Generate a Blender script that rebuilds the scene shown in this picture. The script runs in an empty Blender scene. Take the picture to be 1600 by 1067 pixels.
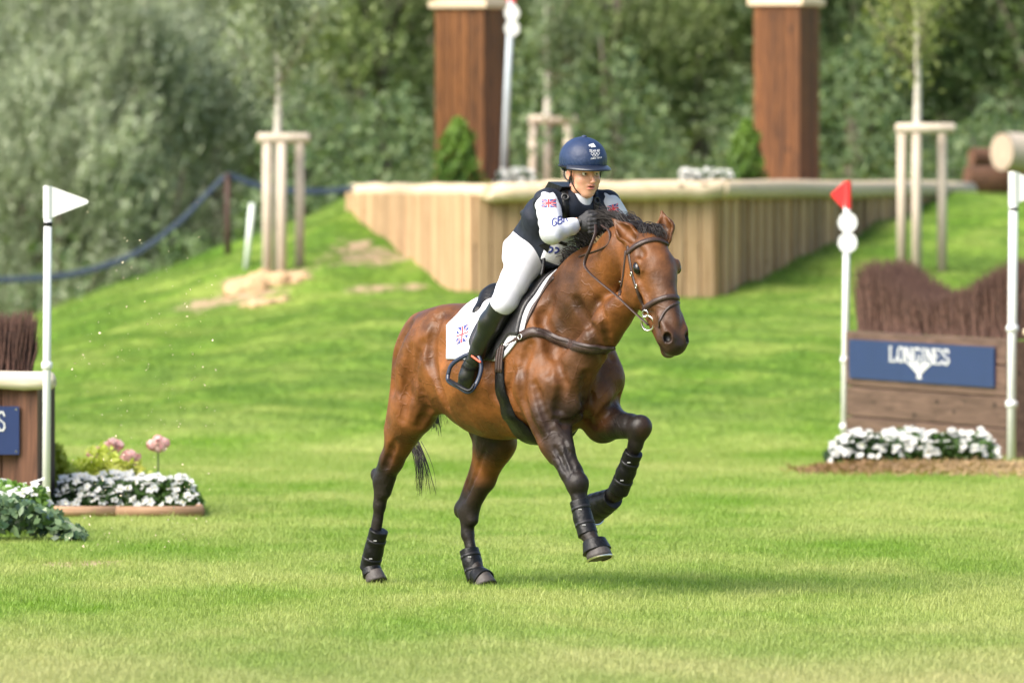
import bpy, bmesh, math, random, time
import numpy as np
from mathutils import Vector, Matrix
from mathutils.bvhtree import BVHTree
T0 = time.time()
random.seed(7); np.random.seed(7)
SC = bpy.context.scene
COL = SC.collection
R = math.radians

# ------------------------------------------------------------------ camera, sky, sun, exposure
F = 13340.0; CX = 800.0; HY = 277.0; CZ = 2.2; CD = 46.0       # focal length in photo pixels, horizon row, eye height, distance
cd = bpy.data.cameras.new('camera'); cam = bpy.data.objects.new('camera', cd); COL.objects.link(cam)
cam.location = (0, -CD, CZ); cam.rotation_euler = (R(90), 0, 0)
cd.sensor_width = 36; cd.lens = F * 36 / 1600; cd.shift_y = -(533.5 - HY) / 1600
cd.clip_start = 1; cd.clip_end = 3000
cd.dof.use_dof = True; cd.dof.focus_distance = 45.7; cd.dof.aperture_fstop = 3.5; cd.dof.aperture_blades = 9
SC.camera = cam
SUN_TO = Vector((-0.60, -0.45, 0.74)).normalized()
w = bpy.data.worlds.new('World'); SC.world = w; w.use_nodes = True
nt = w.node_tree; bg = nt.nodes['Background']; sky = nt.nodes.new('ShaderNodeTexSky')
sky.sky_type = 'NISHITA'; sky.sun_disc = False; sky.dust_density = 3.0; sky.air_density = 1.0; sky.ozone_density = 0.6
sky.sun_elevation = math.asin(SUN_TO.z); sky.sun_rotation = math.atan2(SUN_TO.x, SUN_TO.y)
nt.links.new(sky.outputs[0], bg.inputs[0]); bg.inputs[1].default_value = 0.125
sd = bpy.data.lights.new('sun', 'SUN'); sd.energy = 3.1; sd.angle = R(50); sd.color = (1, 0.95, 0.86)
so = bpy.data.objects.new('sun', sd); COL.objects.link(so); so.location = (-20, -10, 30)
so.rotation_euler = SUN_TO.to_track_quat('Z', 'Y').to_euler()
SC.view_settings.view_transform = 'Standard'; SC.view_settings.look = 'None'
SC.view_settings.exposure = 1.34; SC.view_settings.gamma = 1

# ------------------------------------------------------------------ helpers: points from the photograph's geometry
def W(px, py, d):
    return np.array([(px - CX) / F * d, d - CD, CZ - (py - HY) / F * d])
TH = R(55); ct, st = math.cos(TH), math.sin(TH)
def PB(px, py, y=0.0):                    # horse frame: x forward, y to its left, z up
    q = (px - CX) / F
    f = (q * (CD + y * ct) - y * st) / (ct + q * st)
    d = CD - f * st + y * ct
    return np.array([f, y, CZ - (py - HY) / F * d])
def b2w(P):
    P = np.asarray(P, float); o = P.copy()
    o[..., 0] = P[..., 0] * ct + P[..., 1] * st
    o[..., 1] = -P[..., 0] * st + P[..., 1] * ct
    return o
def w2b(P):
    P = np.asarray(P, float); o = P.copy()
    o[..., 0] = P[..., 0] * ct - P[..., 1] * st
    o[..., 1] = P[..., 0] * st + P[..., 1] * ct
    return o
CAMB = w2b(np.array([0, -CD, CZ]))
def V3(*a): return np.array(a, float)
def nrm(v): v = np.asarray(v, float); return v / (np.linalg.norm(v) + 1e-12)

# ------------------------------------------------------------------ scene bookkeeping
def thing(name, label, cat, loc=(0, 0, 0), rotz=0, group=None):
    o = bpy.data.objects.new(name, None); COL.objects.link(o); o.empty_display_size = .1
    o.location = loc; o.rotation_euler = (0, 0, rotz); o['label'] = label; o['category'] = cat
    if group: o['group'] = group
    o.matrix_world = Matrix.Translation(Vector(loc)) @ Matrix.Rotation(rotz, 4, 'Z')
    return o
def tag(o, label=None, cat=None, group=None, kind=None):
    if label: o['label'] = label
    if cat: o['category'] = cat
    if group: o['group'] = group
    if kind: o['kind'] = kind
    return o
def mesh_np(name, V, Fc, mats=(), smooth=False, col=None, fm=None):
    me = bpy.data.meshes.new(name)
    V = np.asarray(V, np.float32)
    if isinstance(Fc, np.ndarray):
        n, k = Fc.shape
        me.vertices.add(len(V)); me.vertices.foreach_set('co', V.ravel())
        me.loops.add(n * k); me.loops.foreach_set('vertex_index', Fc.astype(np.int32).ravel())
        me.polygons.add(n); me.polygons.foreach_set('loop_start', np.arange(0, n * k, k, dtype=np.int32))
        me.update(calc_edges=True)
    else:
        me.from_pydata([tuple(map(float, v)) for v in V], [], [tuple(int(i) for i in f) for f in Fc])
    if smooth: me.polygons.foreach_set('use_smooth', np.ones(len(me.polygons), bool))
    if fm is not None: me.polygons.foreach_set('material_index', np.asarray(fm, np.int32))
    if col is not None:
        a = me.color_attributes.new('Col', 'FLOAT_COLOR', 'POINT')
        c = np.ones((len(V), 4), np.float32); c[:, :3] = col
        a.data.foreach_set('color', c.ravel())
    for m in (mats if isinstance(mats, (list, tuple)) else [mats]): me.materials.append(m)
    me.validate()
    return me
def MW(o):
    m = Matrix.LocRotScale(o.location, o.rotation_euler, o.scale)
    return MW(o.parent) @ m if o.parent else m
def put(name, me, parent=None, world=True):
    """link a mesh whose vertices are world coordinates under a parent"""
    o = bpy.data.objects.new(name, me); COL.objects.link(o)
    if parent is not None:
        o.parent = parent
        if world: me.transform(MW(parent).inverted())
    return o
def inst(name, me, loc, parent=None, rot=(0, 0, 0), scale=(1, 1, 1)):
    """an object sharing mesh data, loc in the parent's frame"""
    o = bpy.data.objects.new(name, me); COL.objects.link(o)
    if parent is not None: o.parent = parent
    o.location = loc; o.rotation_euler = rot; o.scale = scale
    return o

class MB:
    def __init__(s): s.v = []; s.f = []; s.m = []
    def add(s, v, f, m=0):
        b = len(s.v); s.v += [tuple(map(float, p)) for p in v]; s.f += [tuple(b + i for i in q) for q in f]; s.m += [m] * len(f)
    def box(s, c, size, rz=0, bev=0.0, m=0, M=None):
        hx, hy, hz = [k / 2 for k in size]; b = min(bev, hx * .9, hy * .9, hz * .9)
        if b <= 0:
            v = [(x, y, z) for x in (-hx, hx) for y in (-hy, hy) for z in (-hz, hz)]
            f = [(0, 1, 3, 2), (4, 6, 7, 5), (0, 4, 5, 1), (2, 3, 7, 6), (0, 2, 6, 4), (1, 5, 7, 3)]
        else:
            v = []; 
            for z, i in ((-hz, b), (-hz + b, 0), (hz - b, 0), (hz, b)):
                for x, y in ((-hx + i + b*.0, -hy + i), (hx - i, -hy + i), (hx - i, hy - i), (-hx + i, hy - i)): v.append((x, y, z))
            f = [(3, 2, 1, 0), (12, 13, 14, 15)]
            for k in range(3):
                for j in range(4): f.append((k*4+j, k*4+(j+1) % 4, k*4+4+(j+1) % 4, k*4+4+j))
        v = np.array(v)
        if M is not None: v = v @ np.array(M).T
        c_, s_ = math.cos(rz), math.sin(rz)
        v = np.stack([v[:, 0]*c_ - v[:, 1]*s_ + c[0], v[:, 0]*s_ + v[:, 1]*c_ + c[1], v[:, 2] + c[2]], 1)
        s.add(v, f, m)
    def tube(s, path, rad, n=8, cap=True, m=0, flat=None):
        P = np.array(path, float); k = len(P)
        rad = np.broadcast_to(np.array(rad, float), (k,)) if np.ndim(rad) <= 1 else rad
        t = np.gradient(P, axis=0); t /= np.linalg.norm(t, axis=1)[:, None] + 1e-12
        up = np.array([0, 0, 1.]) if abs(t[0][2]) < .9 else np.array([0, 1., 0])
        a = np.cross(t[0], up); a /= np.linalg.norm(a)
        vs = []
        for i in range(k):
            a = a - t[i]*np.dot(a, t[i]); a /= np.linalg.norm(a) + 1e-12; b = np.cross(t[i], a)
            for j in range(n):
                g = 2*math.pi*j/n
                vs.append(P[i] + rad[i]*(math.cos(g)*a + math.sin(g)*b*(flat or 1)))
        f = [(i*n+j, i*n+(j+1) % n, (i+1)*n+(j+1) % n, (i+1)*n+j) for i in range(k-1) for j in range(n)]
        if cap: f += [tuple(range(n-1, -1, -1)), tuple((k-1)*n+j for j in range(n))]
        s.add(vs, f, m)
    def lathe(s, prof, c=(0, 0, 0), n=16, m=0):
        vs = [(c[0]+r*math.cos(2*math.pi*j/n), c[1]+r*math.sin(2*math.pi*j/n), c[2]+z) for r, z in prof for j in range(n)]
        k = len(prof); f = [(i*n+j, i*n+(j+1) % n, (i+1)*n+(j+1) % n, (i+1)*n+j) for i in range(k-1) for j in range(n)]
        f += [tuple(range(n-1, -1, -1)), tuple((k-1)*n+j for j in range(n))]
        s.add(vs, f, m)
    def prism(s, poly, o, u, v, nn, th, m=0):
        """polygon (2d list) in plane o,u,v extruded th along nn"""
        o, u, v, nn = map(lambda q: np.array(q, float), (o, u, v, nn)); k = len(poly)
        a = [o + u*x + v*y for x, y in poly]; b = [p + nn*th for p in a]
        f = [tuple(range(k)), tuple(range(2*k-1, k-1, -1))] + [(i, k+i, k+(i+1) % k, (i+1) % k) for i in range(k)]
        s.add(a+b, f, m)
    def build(s, name, mats, parent=None, smooth=False, world=True):
        me = mesh_np(name, s.v, s.f, mats, smooth, fm=s.m)
        bm = bmesh.new(); bm.from_mesh(me); bmesh.ops.recalc_face_normals(bm, faces=bm.faces); bm.to_mesh(me); bm.free()
        return put(name, me, parent, world)

# ------------------------------------------------------------------ materials
def newmat(name):
    m = bpy.data.materials.new(name); m.use_nodes = True; n = m.node_tree.nodes; l = m.node_tree.links
    return m, n, l, n['Principled BSDF']
def ramp(n, stops):
    r = n.new('ShaderNodeValToRGB'); e = r.color_ramp.elements
    while len(e) < len(stops): e.new(0.5)
    for i, (p, c) in enumerate(stops): e[i].position = p; e[i].color = (*c, 1)
    return r
def mat(name, c, rough=.6, var=.15, scale=8., metal=0., bump=0., bscale=40., spec=.5, coat=0., attr=False, sheen=0., stretch=(1, 1, 1)):
    m, n, l, p = newmat(name)
    p.inputs['Roughness'].default_value = rough; p.inputs['Metallic'].default_value = metal
    p.inputs['Specular IOR Level'].default_value = spec; p.inputs['Coat Weight'].default_value = coat
    p.inputs['Sheen Weight'].default_value = sheen
    tc = n.new('ShaderNodeTexCoord'); mp = n.new('ShaderNodeMapping'); mp.inputs['Scale'].default_value = stretch
    l.new(tc.outputs['Object'], mp.inputs[0])
    nz = n.new('ShaderNodeTexNoise'); nz.inputs['Scale'].default_value = scale; nz.inputs['Detail'].default_value = 6
    l.new(mp.outputs[0], nz.inputs['Vector'])
    rp = ramp(n, [(.3, (1-var,)*3), (.7, (1+var,)*3)]); l.new(nz.outputs['Fac'], rp.inputs[0])
    mx = n.new('ShaderNodeMix'); mx.data_type = 'RGBA'; mx.blend_type = 'MULTIPLY'; mx.inputs[0].default_value = 1
    if attr:
        a = n.new('ShaderNodeAttribute'); a.attribute_name = 'Col'; l.new(a.outputs['Color'], mx.inputs[6])
    else: mx.inputs[6].default_value = (*c, 1)
    l.new(rp.outputs[0], mx.inputs[7]); l.new(mx.outputs[2], p.inputs['Base Color'])
    if bump:
        n2 = n.new('ShaderNodeTexNoise'); n2.inputs['Scale'].default_value = bscale; n2.inputs['Detail'].default_value = 5
        l.new(mp.outputs[0], n2.inputs['Vector'])
        b = n.new('ShaderNodeBump'); b.inputs['Strength'].default_value = bump; b.inputs['Distance'].default_value = .01
        l.new(n2.outputs['Fac'], b.inputs['Height']); l.new(b.outputs[0], p.inputs['Normal'])
    return m
def wood(name, c1, c2, rough=.75, axis=2, scale=6., knots=True, dark=(.02, .012, .006), rnd=.18):
    """stained or raw timber: grain drawn out along one axis, knots, tone shift from piece to piece"""
    m, n, l, p = newmat(name); p.inputs['Roughness'].default_value = rough; p.inputs['Specular IOR Level'].default_value = .3
    tc = n.new('ShaderNodeTexCoord'); oi = n.new('ShaderNodeObjectInfo')
    ad = n.new('ShaderNodeVectorMath'); ad.operation = 'ADD'
    sc = n.new('ShaderNodeVectorMath'); sc.operation = 'SCALE'; sc.inputs[3].default_value = 37.
    cv = n.new('ShaderNodeCombineXYZ')
    for i in range(3): l.new(oi.outputs['Random'], cv.inputs[i])
    l.new(cv.outputs[0], sc.inputs[0]); l.new(tc.outputs['Object'], ad.inputs[0]); l.new(sc.outputs[0], ad.inputs[1])
    mp = n.new('ShaderNodeMapping'); s = [scale*4]*3; s[axis] = scale*.25; mp.inputs['Scale'].default_value = s
    l.new(ad.outputs[0], mp.inputs[0])
    nz = n.new('ShaderNodeTexNoise'); nz.inputs['Scale'].default_value = 1.6; nz.inputs['Detail'].default_value = 8; nz.inputs['Distortion'].default_value = 1.2
    l.new(mp.outputs[0], nz.inputs['Vector'])
    rp = ramp(n, [(.28, c1), (.72, c2)]); l.new(nz.outputs['Fac'], rp.inputs[0])
    cur = rp.outputs[0]
    if knots:
        mk = n.new('ShaderNodeMapping'); s = [6.]*3; s[axis] = 2.6; mk.inputs['Scale'].default_value = s; l.new(ad.outputs[0], mk.inputs[0])
        vo = n.new('ShaderNodeTexVoronoi'); vo.inputs['Scale'].default_value = 1.; l.new(mk.outputs[0], vo.inputs['Vector'])
        rk = ramp(n, [(.05, (1, 1, 1)), (.17, (0, 0, 0))]); l.new(vo.outputs['Distance'], rk.inputs[0])
        mx = n.new('ShaderNodeMix'); mx.data_type = 'RGBA'; l.new(rk.outputs[0], mx.inputs[0]); l.new(cur, mx.inputs[6]); mx.inputs[7].default_value = (*dark, 1)
        cur = mx.outputs[2]
    hs = n.new('ShaderNodeHueSaturation'); mr = n.new('ShaderNodeMapRange'); mr.inputs[3].default_value = 1-rnd; mr.inputs[4].default_value = 1+rnd
    l.new(oi.outputs['Random'], mr.inputs[0]); l.new(mr.outputs[0], hs.inputs['Value']); l.new(cur, hs.inputs['Color'])
    l.new(hs.outputs[0], p.inputs['Base Color'])
    b = n.new('ShaderNodeBump'); b.inputs['Strength'].default_value = .5; b.inputs['Distance'].default_value = .006
    l.new(nz.outputs['Fac'], b.inputs['Height']); l.new(b.outputs[0], p.inputs['Normal'])
    return m
def leafmat(name, rough=.5, trans=.35, tint=(1.2, 1.35, .5), useattr=True, c=(.1, .15, .05)):
    m, n, l, p = newmat(name); p.inputs['Roughness'].default_value = rough; p.inputs['Specular IOR Level'].default_value = .35
    if useattr:
        a = n.new('ShaderNodeAttribute'); a.attribute_name = 'Col'; cs = a.outputs['Color']
    else:
        a = n.new('ShaderNodeRGB'); a.outputs[0].default_value = (*c, 1); cs = a.outputs[0]
    l.new(cs, p.inputs['Base Color'])
    t = n.new('ShaderNodeBsdfTranslucent'); mu = n.new('ShaderNodeMix'); mu.data_type = 'RGBA'; mu.blend_type = 'MULTIPLY'; mu.inputs[0].default_value = 1
    l.new(cs, mu.inputs[6]); mu.inputs[7].default_value = (*tint, 1); l.new(mu.outputs[2], t.inputs[0])
    ms = n.new('ShaderNodeMixShader'); ms.inputs[0].default_value = trans
    l.new(p.outputs[0], ms.inputs[1]); l.new(t.outputs[0], ms.inputs[2]); l.new(ms.outputs[0], n['Material Output'].inputs[0])
    return m

# ------------------------------------------------------------------ signed-distance modelling: smooth unions, then surface nets
class SDF:
    def __init__(s): s.p = []
    def C(s, a, b, ra, rb=None, k=.04, flat=None, op='+'):
        s.p.append(('c', np.array(a, float), np.array(b, float), ra, ra if rb is None else rb, k, flat, op)); return s
    def E(s, c, r, k=.05, ax=None, op='+'):
        if ax is not None and ax is globals().get('RAX'): r = np.array(r, float)*KH
        s.p.append(('e', np.array(c, float), np.array(r, float), np.eye(3) if ax is None else np.array(ax, float), None, k, None, op)); return s
    def chain(s, pts, rad, k=.02, flat=None, op='+'):
        for i in range(len(pts)-1): s.C(pts[i], pts[i+1], rad[i], rad[i+1], k, flat, op)
        return s
    def both(s, fn):
        """call fn(side) for side = -1 (right, near) and +1 (left)"""
        fn(-1); fn(1); return s
    @staticmethod
    def one(q, P):
        if q[0] == 'c':
            _, a, b, ra, rb, k, flat, op = q
            ba = b - a; L = max(float(ba @ ba), 1e-9); pa = P - a
            t = np.clip(pa @ ba / L, 0, 1); e = pa - t[..., None]*ba
            if flat is not None:
                u = nrm(flat[0]); sc = flat[1]; c = e @ u; e = e + (c*(1/sc-1))[..., None]*u
                return (np.sqrt((e*e).sum(-1)) - (ra + (rb-ra)*t))*min(1, sc)
            return np.sqrt((e*e).sum(-1)) - (ra + (rb-ra)*t)
        _, c, r, A, _, k, _, op = q
        e = (P - c) @ A.T
        k0 = np.sqrt(((e/r)**2).sum(-1)); k1 = np.sqrt(((e/(r*r))**2).sum(-1))
        return k0*(k0-1)/np.maximum(k1, 1e-6)
    def bound(s, q):
        if q[0] == 'c': return (q[1]+q[2])/2, np.linalg.norm(q[1]-q[2])/2 + max(q[3], q[4])*(max(1, q[6][1]) if q[6] else 1)
        return q[1], float(q[2].max())
    @staticmethod
    def comb(D, d, k, op):
        if op == '+':
            h = np.maximum(k - np.abs(D-d), 0)/k if k > 0 else 0
            return np.minimum(D, d) - h*h*k*.25
        d = -d; h = np.maximum(k - np.abs(D-d), 0)/k
        if op == '-': return np.maximum(D, d) + h*h*k*.25
        return D
    def ev(s, P):
        D = np.full(P.shape[:-1], 9.)
        for q in s.p: D = s.comb(D, s.one(q, P), q[5], q[7])
        return D
    def mesh(s, vox, off=0., clip=None, noise=None, pad=.03):
        """clip: function(P, d) -> d applied after the union"""
        lo = np.min([s.bound(q)[0]-s.bound(q)[1] for q in s.p if q[7] == '+'], 0) - pad - off
        hi = np.max([s.bound(q)[0]+s.bound(q)[1] for q in s.p if q[7] == '+'], 0) + pad + off
        B = 10; n = np.ceil((hi-lo)/(vox*B)).astype(int)
        bi = np.stack(np.meshgrid(*[np.arange(k) for k in n], indexing='ij'), -1).reshape(-1, 3)
        cen = lo + (bi+.5)*B*vox; half = B*vox*.87
        D0 = s.ev(cen) - off; act = np.abs(D0) < half*1.6 + .02
        G = np.full(n*B, 1., np.float32)
        for q in bi[(~act) & (D0 < 0)]:
            G[q[0]*B:(q[0]+1)*B, q[1]*B:(q[1]+1)*B, q[2]*B:(q[2]+1)*B] = -1
        ab = bi[act]; ac = cen[act]
        g = (np.stack(np.meshgrid(*[np.arange(B)]*3, indexing='ij'), -1).reshape(-1, 3))*vox
        P = (lo + ab*B*vox)[:, None, :] + g[None]
        D = np.full(P.shape[:2], 9.)
        for q in s.p:
            bc, br = s.bound(q)
            near = np.linalg.norm(ac-bc, axis=1) < br + half + max(q[5], .02) + abs(off) + .03
            if near.any(): D[near] = s.comb(D[near], s.one(q, P[near]), q[5], q[7])
        D = D - off
        if noise is not None: D = D + noise(P)
        if clip is not None: D = clip(P, D)
        D = D.reshape(-1, B, B, B)
        for q, d in zip(ab, D): G[q[0]*B:(q[0]+1)*B, q[1]*B:(q[1]+1)*B, q[2]*B:(q[2]+1)*B] = d
        return surfnets(G, lo, vox)
def surfnets(G, lo, vox):
    S = G < 0; nx, ny, nz = G.shape
    c = np.zeros((nx-1, ny-1, nz-1), np.int8)
    for i in (0, 1):
        for j in (0, 1):
            for k in (0, 1): c += S[i:nx-1+i, j:ny-1+j, k:nz-1+k]
    idx = np.argwhere((c > 0) & (c < 8)); ids = -np.ones(c.shape, np.int32); ids[tuple(idx.T)] = np.arange(len(idx))
    acc = np.zeros((len(idx), 3)); cnt = np.zeros(len(idx))
    cor = [(i, j, k) for i in (0, 1) for j in (0, 1) for k in (0, 1)]
    for a in cor:
        for ax in range(3):
            if a[ax]: continue
            b = list(a); b[ax] = 1
            va = G[idx[:, 0]+a[0], idx[:, 1]+a[1], idx[:, 2]+a[2]]; vb = G[idx[:, 0]+b[0], idx[:, 1]+b[1], idx[:, 2]+b[2]]
            mk = (va < 0) != (vb < 0); t = np.where(mk, va/np.where(va-vb == 0, 1, va-vb), 0)
            p = np.array(a, float)[None].repeat(len(idx), 0); p[:, ax] = t
            acc += p*mk[:, None]; cnt += mk
    V = lo + (idx + acc/np.maximum(cnt, 1)[:, None])*vox
    Q = []
    for ax in range(3):
        u, v = [(1, 2), (2, 0), (0, 1)][ax]
        sl0 = [slice(1, -1)]*3; sl1 = [slice(1, -1)]*3; sl0[ax] = slice(0, -1); sl1[ax] = slice(1, None)
        A, Bv = S[tuple(sl0)], S[tuple(sl1)]
        e = np.argwhere(A != Bv); flip = A[tuple(e.T)]
        e = e.copy(); off = [1, 1, 1]; off[ax] = 0; e += np.array(off)
        def cell(du, dv):
            q = e.copy(); q[:, u] -= du; q[:, v] -= dv; return ids[tuple(q.T)]
        q = np.stack([cell(1, 1), cell(0, 1), cell(0, 0), cell(1, 0)], 1)
        q[~flip] = q[~flip][:, ::-1]; Q.append(q)
    Q = np.concatenate(Q); Q = Q[(Q >= 0).all(1)]
    return V, Q
def bvh_of(V, Q): return BVHTree.FromPolygons([tuple(v) for v in V], [tuple(map(int, q)) for q in Q])
def hitpx(bv, px, py):
    """point of a horse-frame surface seen at a photograph position"""
    d = nrm(PB(px, py, 0) - CAMB); r = bv.ray_cast(Vector(CAMB), Vector(d))
    return (np.array(r[0]), np.array(r[1])) if r[0] is not None else (None, None)
def resample(P, step):
    P = np.array(P, float); L = np.r_[0, np.cumsum(np.linalg.norm(np.diff(P, axis=0), axis=1))]
    n = max(2, int(L[-1]/step)+1); t = np.linspace(0, L[-1], n)
    return np.stack([np.interp(t, L, P[:, i]) for i in range(P.shape[1])], 1)
def smoothpath(P, n=8):
    """Catmull-Rom"""
    P = np.array(P, float); Q = np.vstack([2*P[0]-P[1], P, 2*P[-1]-P[-2]]); o = []
    for i in range(1, len(Q)-2):
        for t in np.linspace(0, 1, n, endpoint=False):
            a, b, c, d = Q[i-1:i+3]
            o.append(.5*((2*b)+(-a+c)*t+(2*a-5*b+4*c-d)*t*t+(-a+3*b-3*c+d)*t**3))
    o.append(P[-1]); return np.array(o)
def ribbon(mb, P, N, width, th, m=0, lift=.001, bv=None):
    """a strap: flat band along P with surface normals N; closed loops of four verts"""
    P = np.array(P); N = np.array(N); k = len(P)
    t = np.gradient(P, axis=0); t /= np.linalg.norm(t, axis=1)[:, None]+1e-12
    wd = np.broadcast_to(width, (k,))
    vs = []
    for i in range(k):
        n = nrm(N[i]); s = nrm(np.cross(t[i], n)); n = nrm(np.cross(s, t[i]))
        e0 = P[i]-s*wd[i]/2; e1 = P[i]+s*wd[i]/2
        n0 = n1 = n
        if bv is not None:
            for q, nm in ((0, 'e0'), (1, 'e1')):
                e = e0 if q == 0 else e1
                h = bv.find_nearest(Vector(e))
                if h[0] is not None and h[3] < wd[i]*.5+.01:
                    if q == 0: e0 = np.array(h[0]); n0 = nrm(np.array(h[1])+n)
                    else: e1 = np.array(h[0]); n1 = nrm(np.array(h[1])+n)
        mid = P[i]+n*(lift+th)
        vs += [e0+n0*lift*.2, e0+n0*(lift+th*.8), mid, e1+n1*(lift+th*.8), e1+n1*lift*.2]
    f = [(i*5+j, i*5+j+1, (i+1)*5+j+1, (i+1)*5+j) for i in range(k-1) for j in range(4)]
    f += [(0, 1, 2, 3, 4), tuple((k-1)*5+j for j in (4, 3, 2, 1, 0))]
    mb.add(vs, f, m)
def strap_px(mb, bv, pts, width, th=.004, m=0, lift=.001, curve=True, step=2.5):
    """strap whose course over the surface is given by photograph positions"""
    pts = resample(smoothpath(pts) if curve and len(pts) > 2 else pts, step)
    P, N = [], []
    for q in pts:
        h, n = hitpx(bv, q[0], q[1])
        if h is not None: P.append(h); N.append(n)
    if len(P) > 1:
        P = np.array(P); N = np.array(N)
        for _ in range(2):
            N[1:-1] = (N[:-2]+N[1:-1]+N[2:])/3; P[1:-1] = P[1:-1]*.5+(P[:-2]+P[2:])*.25
        ribbon(mb, P, N, width, th, m, lift, bv)
def strap3(mb, bv, pts, width, th=.004, m=0, lift=.001, step=.012, curve=True):
    """strap through 3D points snapped to the surface"""
    pts = resample(smoothpath(pts) if curve and len(pts) > 2 else pts, step); P, N = [], []
    for q in pts:
        h = bv.find_nearest(Vector(q)); P.append(np.array(h[0])); N.append(np.array(h[1]))
    P = np.array(P); N = np.array(N)
    for _ in range(3):
        N[1:-1] = (N[:-2]+N[1:-1]+N[2:])/3; P[1:-1] = P[1:-1]*.5+(P[:-2]+P[2:])*.25
    ribbon(mb, P, N, width, th, m, lift, bv)
def patch_px(mb, bv, quad, nu, nv, lift=.0015, m=0, th=.0015):
    """a cloth patch: photograph quad (4 corners) laid on a surface"""
    q = np.array(quad, float); P = []
    for j in range(nv+1):
        for i in range(nu+1):
            u, v = i/nu, j/nv; p = (q[0]*(1-u)+q[1]*u)*(1-v)+(q[3]*(1-u)+q[2]*u)*v
            h, n = hitpx(bv, p[0], p[1])
            if h is None:                      # past the silhouette: the nearest point of the surface, seen from the last one found
                ref = P[-1][0] if P else PB(p[0], p[1], -.15)
                r = nrm(PB(p[0], p[1], 0)-CAMB); x = CAMB+r*((ref-CAMB)@r); k = bv.find_nearest(Vector(x)); h, n = np.array(k[0]), np.array(k[1])
            P.append((h, n))
    vs = [h+n*(lift+th) for h, n in P]+[h+n*lift*.3 for h, n in P]; b = len(P); W_ = nu+1
    f = [(j*W_+i, j*W_+i+1, (j+1)*W_+i+1, (j+1)*W_+i) for j in range(nv) for i in range(nu)]
    rim = [i for i in range(nu)]+[nu+j*W_ for j in range(nv)]+[nv*W_+i for i in range(nu, 0, -1)]+[j*W_ for j in range(nv, 0, -1)]
    f += [(rim[i], rim[i]+b, rim[(i+1) % len(rim)]+b, rim[(i+1) % len(rim)]) for i in range(len(rim))]
    mb.add(vs, f, m)
# lettering as strokes on a 4 x 6 grid (serifs drawn as strokes of their own)
GL = {'L': [[(0, 0), (0, 6)], [(0, 0), (4, 0), (4, 1.5)], [(-.8, 6), (1, 6)], [(-.8, 0), (0, 0)]],
 'O': [[(1.2, 0), (2.8, 0), (4, 1.4), (4, 4.6), (2.8, 6), (1.2, 6), (0, 4.6), (0, 1.4), (1.2, 0)]],
 'N': [[(0, 0), (0, 6), (4, 0), (4, 6)], [(-.8, 0), (.8, 0)], [(-.8, 6), (.3, 6)], [(3.2, 6), (4.8, 6)]],
 'G': [[(4, 5), (2.8, 6), (1.2, 6), (0, 4.6), (0, 1.4), (1.2, 0), (2.8, 0), (4, 1), (4, 2.7), (2.3, 2.7)]],
 'I': [[(1, 0), (1, 6)], [(0, 0), (2, 0)], [(0, 6), (2, 6)]],
 'E': [[(4, 1.2), (4, 0), (0, 0), (0, 6), (3.8, 6), (3.8, 5)], [(0, 3.1), (2.6, 3.1)], [(-.8, 0), (0, 0)], [(-.8, 6), (0, 6)]],
 'S': [[(3.9, 4.8), (2.8, 6), (1.2, 6), (.1, 5), (.3, 3.8), (3.7, 2.3), (4, 1), (2.8, 0), (1.2, 0), (0, 1.2)]],
 'B': [[(0, 0), (0, 6), (2.8, 6), (3.7, 5), (3.4, 3.6), (2.6, 3.2), (0, 3.2)], [(2.6, 3.2), (4, 2.4), (4, .9), (3, 0), (0, 0)]],
 'R': [[(0, 0), (0, 6), (2.8, 6), (4, 5), (3.6, 3.5), (2.6, 3), (0, 3)], [(2.2, 3), (4, 0)]],
 'T': [[(2, 0), (2, 6)], [(0, 6), (4, 6)]], 'A': [[(0, 0), (2, 6), (4, 0)], [(.8, 2.2), (3.2, 2.2)]],
 'M': [[(0, 0), (0, 6), (2, 2.5), (4, 6), (4, 0)]], 'P': [[(0, 0), (0, 6), (2.8, 6), (4, 5), (3.6, 3.4), (2.6, 3), (0, 3)]],
 '2': [[(0, 4.8), (1.2, 6), (2.8, 6), (4, 4.8), (3.6, 3.2), (0, 0), (4, 0)]], '0': [[(1.2, 0), (2.8, 0), (4, 1.4), (4, 4.6), (2.8, 6), (1.2, 6), (0, 4.6), (0, 1.4), (1.2, 0)]],
 '4': [[(3, 0), (3, 6), (0, 2), (4, 2)]]}
XS = 1.0
def glyph_width(ch): return 2 if ch == 'I' else (0 if ch == ' ' else 4)
# ================================================================== LAND: flat course, grassed bank rising behind it
_gd = np.linspace(0, 700, 7001)
_gt = np.interp(_gd, [0, 66, 70, 75, 80, 84, 88, 91.5, 96, 99, 700], [0, 0, .04, .26, .58, .80, 1.0, 1.40, 1.95, 2.0, 2.0])
_k = np.hanning(31); _k /= _k.sum(); _gs = np.convolve(np.pad(_gt, 15, 'edge'), _k, 'valid')
def gz(X, Y):
    X = np.asarray(X, float); Y = np.asarray(Y, float); d = Y+CD
    g = np.interp(d, _gd, _gs); x = X+.12*np.sin(d*.7)
    w_ = np.interp(x, [-16, -9, -6.5, -5.5, -4.7, -3.6, -2.5, -1.9, -1.2], [.06, .10, .20, .31, .48, .675, .86, .98, 1.0])
    z = g*w_
    z = z-(1-w_)*np.clip((d-97)/9, 0, 1)*1.8-np.clip((d-103)/30, 0, 1)*1.0
    z = z+.012*np.sin(X*1.7+.6*Y)*np.sin(Y*.9)+np.clip(g*2, 0, 1)*(.045*np.sin(X*2.3+1.1*np.sin(Y*1.2))*np.sin(Y*1.5+X*.7)+.03*np.sin(X*5.1+Y*2.)*np.sin(Y*3.3-X*1.7))*(d < 97)
    return z-.010-.026*np.clip((66-d)/8, 0, 1)
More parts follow.
